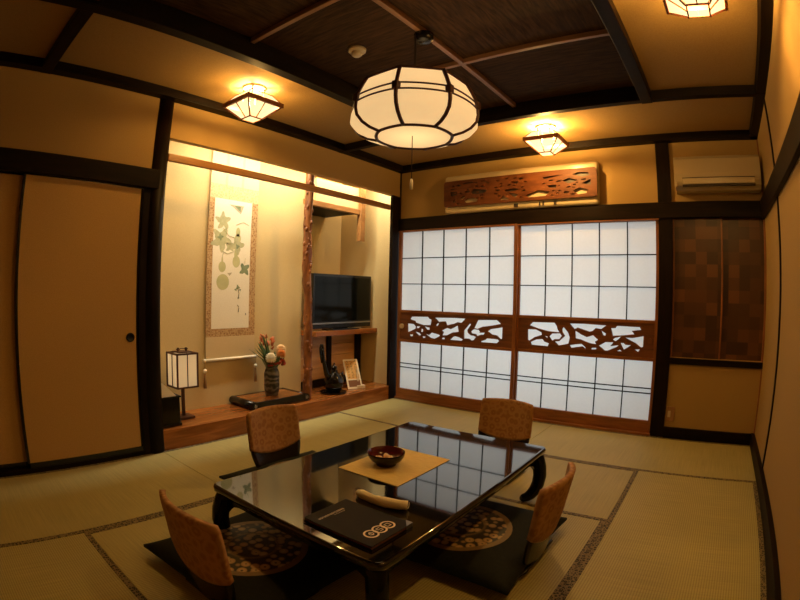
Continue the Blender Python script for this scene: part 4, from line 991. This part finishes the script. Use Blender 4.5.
b.tube([(0, -0.034, z1 + 0.018), (0, -0.015, z1 + 0.026), (0, 0.015, z1 + 0.026), (0, 0.034, z1 + 0.018)], 0.0035, 8)
b.build('handle', 'lantern_wood', t)
MB().box(-0.011, 0.011, -0.011, 0.011, 0.018, z0 + 0.01, 0.002).build('pole', 'lantern_wood', t)
b = MB().box(-0.065, 0.065, -0.065, 0.065, 0.0, 0.02, 0.004); b.build('base', 'lantern_wood', t)
# black box with folded paper
t = thing('lacquer_box', 'black lacquered box on the alcove platform beside the fusuma post', 'box', (-0.155, -2.562, 0.145))
b = MB().box(-0.10, 0.10, -0.088, 0.088, 0.02, 0.205, 0.003); b.build('box_body', 'lacquer_dull', t)
MB().box(-0.108, 0.108, -0.096, 0.096, 0.205, 0.218, 0.003).build('lid', 'lacquer_dull', t)
MB().box(-0.108, 0.108, -0.096, 0.096, 0.0, 0.022, 0.003).build('plinth', 'lacquer_dull', t)
b = MB(); b.prism([(-0.02, -0.088, 0.0), (-0.02, 0.06, 0.0), (-0.02, 0.052, 0.010), (-0.02, -0.038, 0.095), (-0.02, -0.088, 0.12)], (0.12, 0, 0))
o = b.build('folded_cloth', 'white_paper', None, (-0.155, -2.562, 0.145 + 0.2185))
tag(o, 'white folded paper lying on the black alcove box', 'paper')

# ------------------------------------------------------------------ back wall appliances
t = thing('air_conditioner', 'ivory wall air conditioner above the woven panel', 'air conditioner', (3.12, 0.0, 1.965))
hw = 0.352
pr_ = [(-0.004, 0.0), (-0.12, 0.0), (-0.175, 0.028), (-0.19, 0.065), (-0.197, 0.12), (-0.195, 0.235), (-0.17, 0.262), (-0.004, 0.268)]
b = MB(); b.prism([(-hw, y, z) for y, z in pr_], (2 * hw, 0, 0)); b.build('casing', 'white_plastic', t)
MB().box(-hw + 0.07, hw - 0.055, -0.202, -0.185, 0.035, 0.082, 0.003).build('louver', 'white_plastic', t)
b = MB().box(-hw + 0.06, hw - 0.05, -0.196, -0.17, 0.018, 0.032); b.box(-hw + 0.06, hw - 0.05, -0.2025, -0.19, 0.083, 0.087); b.build('outlet_slot', 'grille', t)
MB().box(-hw - 0.003, -hw + 0.02, -0.188, -0.004, 0.02, 0.255, 0.004).build('end_panel', 'white_plastic', t)
t = thing('air_conditioner', 'long air conditioner behind a reddish carved wooden cover above the shoji', 'air conditioner', (1.35, 0.0, 1.90))
MB().box(-0.762, 0.762, -0.066, 0.0, 0.0, 0.378, 0.028, 4).build('casing', 'white_plastic', t)
MB().box(-0.70, 0.70, -0.070, -0.05, 0.155, 0.30).build('intake_grille', 'grille', t)
for x0, x1 in ((-0.02, 0.02), (0.22, 0.235), (0.255, 0.27), (0.36, 0.385)): MB().box(x0, x1, -0.0695, -0.05, 0.016, 0.05).build('vent_tab', 'grille', t)
rr = random.Random(21)
for i_try in range(420):
    xa, xb = ((0.68, 1.03), (1.14, 1.46), (1.62, 2.05))[i_try % 3]
    x_, z_, r_ = rr.uniform(xa, xb), rr.uniform(1.99, 2.185), rr.uniform(0.007, 0.015)
    if any(math.hypot(px - x_, (pz - z_) * 1.5) < r_ * 2.1 + 0.006 for poly in CARVE_A for i_ in range(len(poly)) for px, pz in ((poly[i_][0] + (poly[i_ - 1][0] - poly[i_][0]) * w_, poly[i_][1] + (poly[i_ - 1][1] - poly[i_][1]) * w_) for w_ in (0, .25, .5, .75))): continue
    CARVE_A.append([(x_ + r_ * (1.9 + 0.5 * math.sin(x_ * 90 + q)) * math.cos(q * PI / 4), z_ + r_ * 0.62 * (1 + 0.35 * math.sin(x_ * 60 + q * 2)) * math.sin(q * PI / 4)) for q in range(8)])
cvp = carved('carved_cover', 'carve2', 0.60, 2.105, 1.962, 2.216, -0.085, 0.018, CARVE_A, t, 0.025); cvp.location = (-1.35, 0, -1.90)
cvp['label'] = 'reddish carved wooden cover with cut out clouds'
t = thing('wall_outlet', 'small wall outlet plate low beside the shoji post', 'outlet', (2.762, 0.0, 0.195))
MB().box(-0.034, 0.034, -0.008, 0.0, -0.06, 0.06, 0.002).build('plate', 'batten_z', t)
MB().box(-0.022, 0.002, -0.0105, -0.006, -0.026, 0.026, 0.001).build('socket', 'white_plastic', t)

# ------------------------------------------------------------------ lights
def light(name, kind, loc, power, col, rot=None, **kw):
    l = bpy.data.lights.new(name, kind); l.energy = power; l.color = col
    for k, v in kw.items(): setattr(l, k, v)
    o = bpy.data.objects.new(name, l); COL.objects.link(o); o.location = loc
    if rot: o.rotation_euler = rot
    return o
WARM = (1.0, 0.69, 0.31)
for k, (x, y) in enumerate(((0.475, -2.295), (1.81, -0.53), (3.10, -2.27))):
    light('ceiling_lamp_bulb', 'POINT', (x, y, 2.345), CL_POWER * (0.42, 1.1, 0.75)[k], WARM, shadow_soft_size=0.03)
light('pendant_bulb', 'POINT', (LX, LY, 2.06), PD_POWER, (1.0, 0.74, 0.42), shadow_soft_size=0.06)
light('alcove_tube', 'AREA', (-0.10, -1.15, 2.41), AL_POWER, (1.0, 0.89, 0.66), (0, math.radians(-8), 0), shape='RECTANGLE', size=0.08, size_y=2.3)
light('corridor_daylight', 'AREA', (1.31, 0.85, 1.05), SH_POWER, (0.92, 0.99, 0.98), (math.radians(90), 0, PI), shape='RECTANGLE', size=3.0, size_y=2.1)
w = bpy.data.worlds.new('world'); S.world = w; w.use_nodes = True
w.node_tree.nodes['Background'].inputs[0].default_value = (0.02, 0.02, 0.025, 1); w.node_tree.nodes['Background'].inputs[1].default_value = 1
S.cycles.use_denoising = True
S.cycles.max_bounces = 10; S.cycles.transparent_max_bounces = 12; S.cycles.diffuse_bounces = 5
S.cycles.sample_clamp_indirect = 6
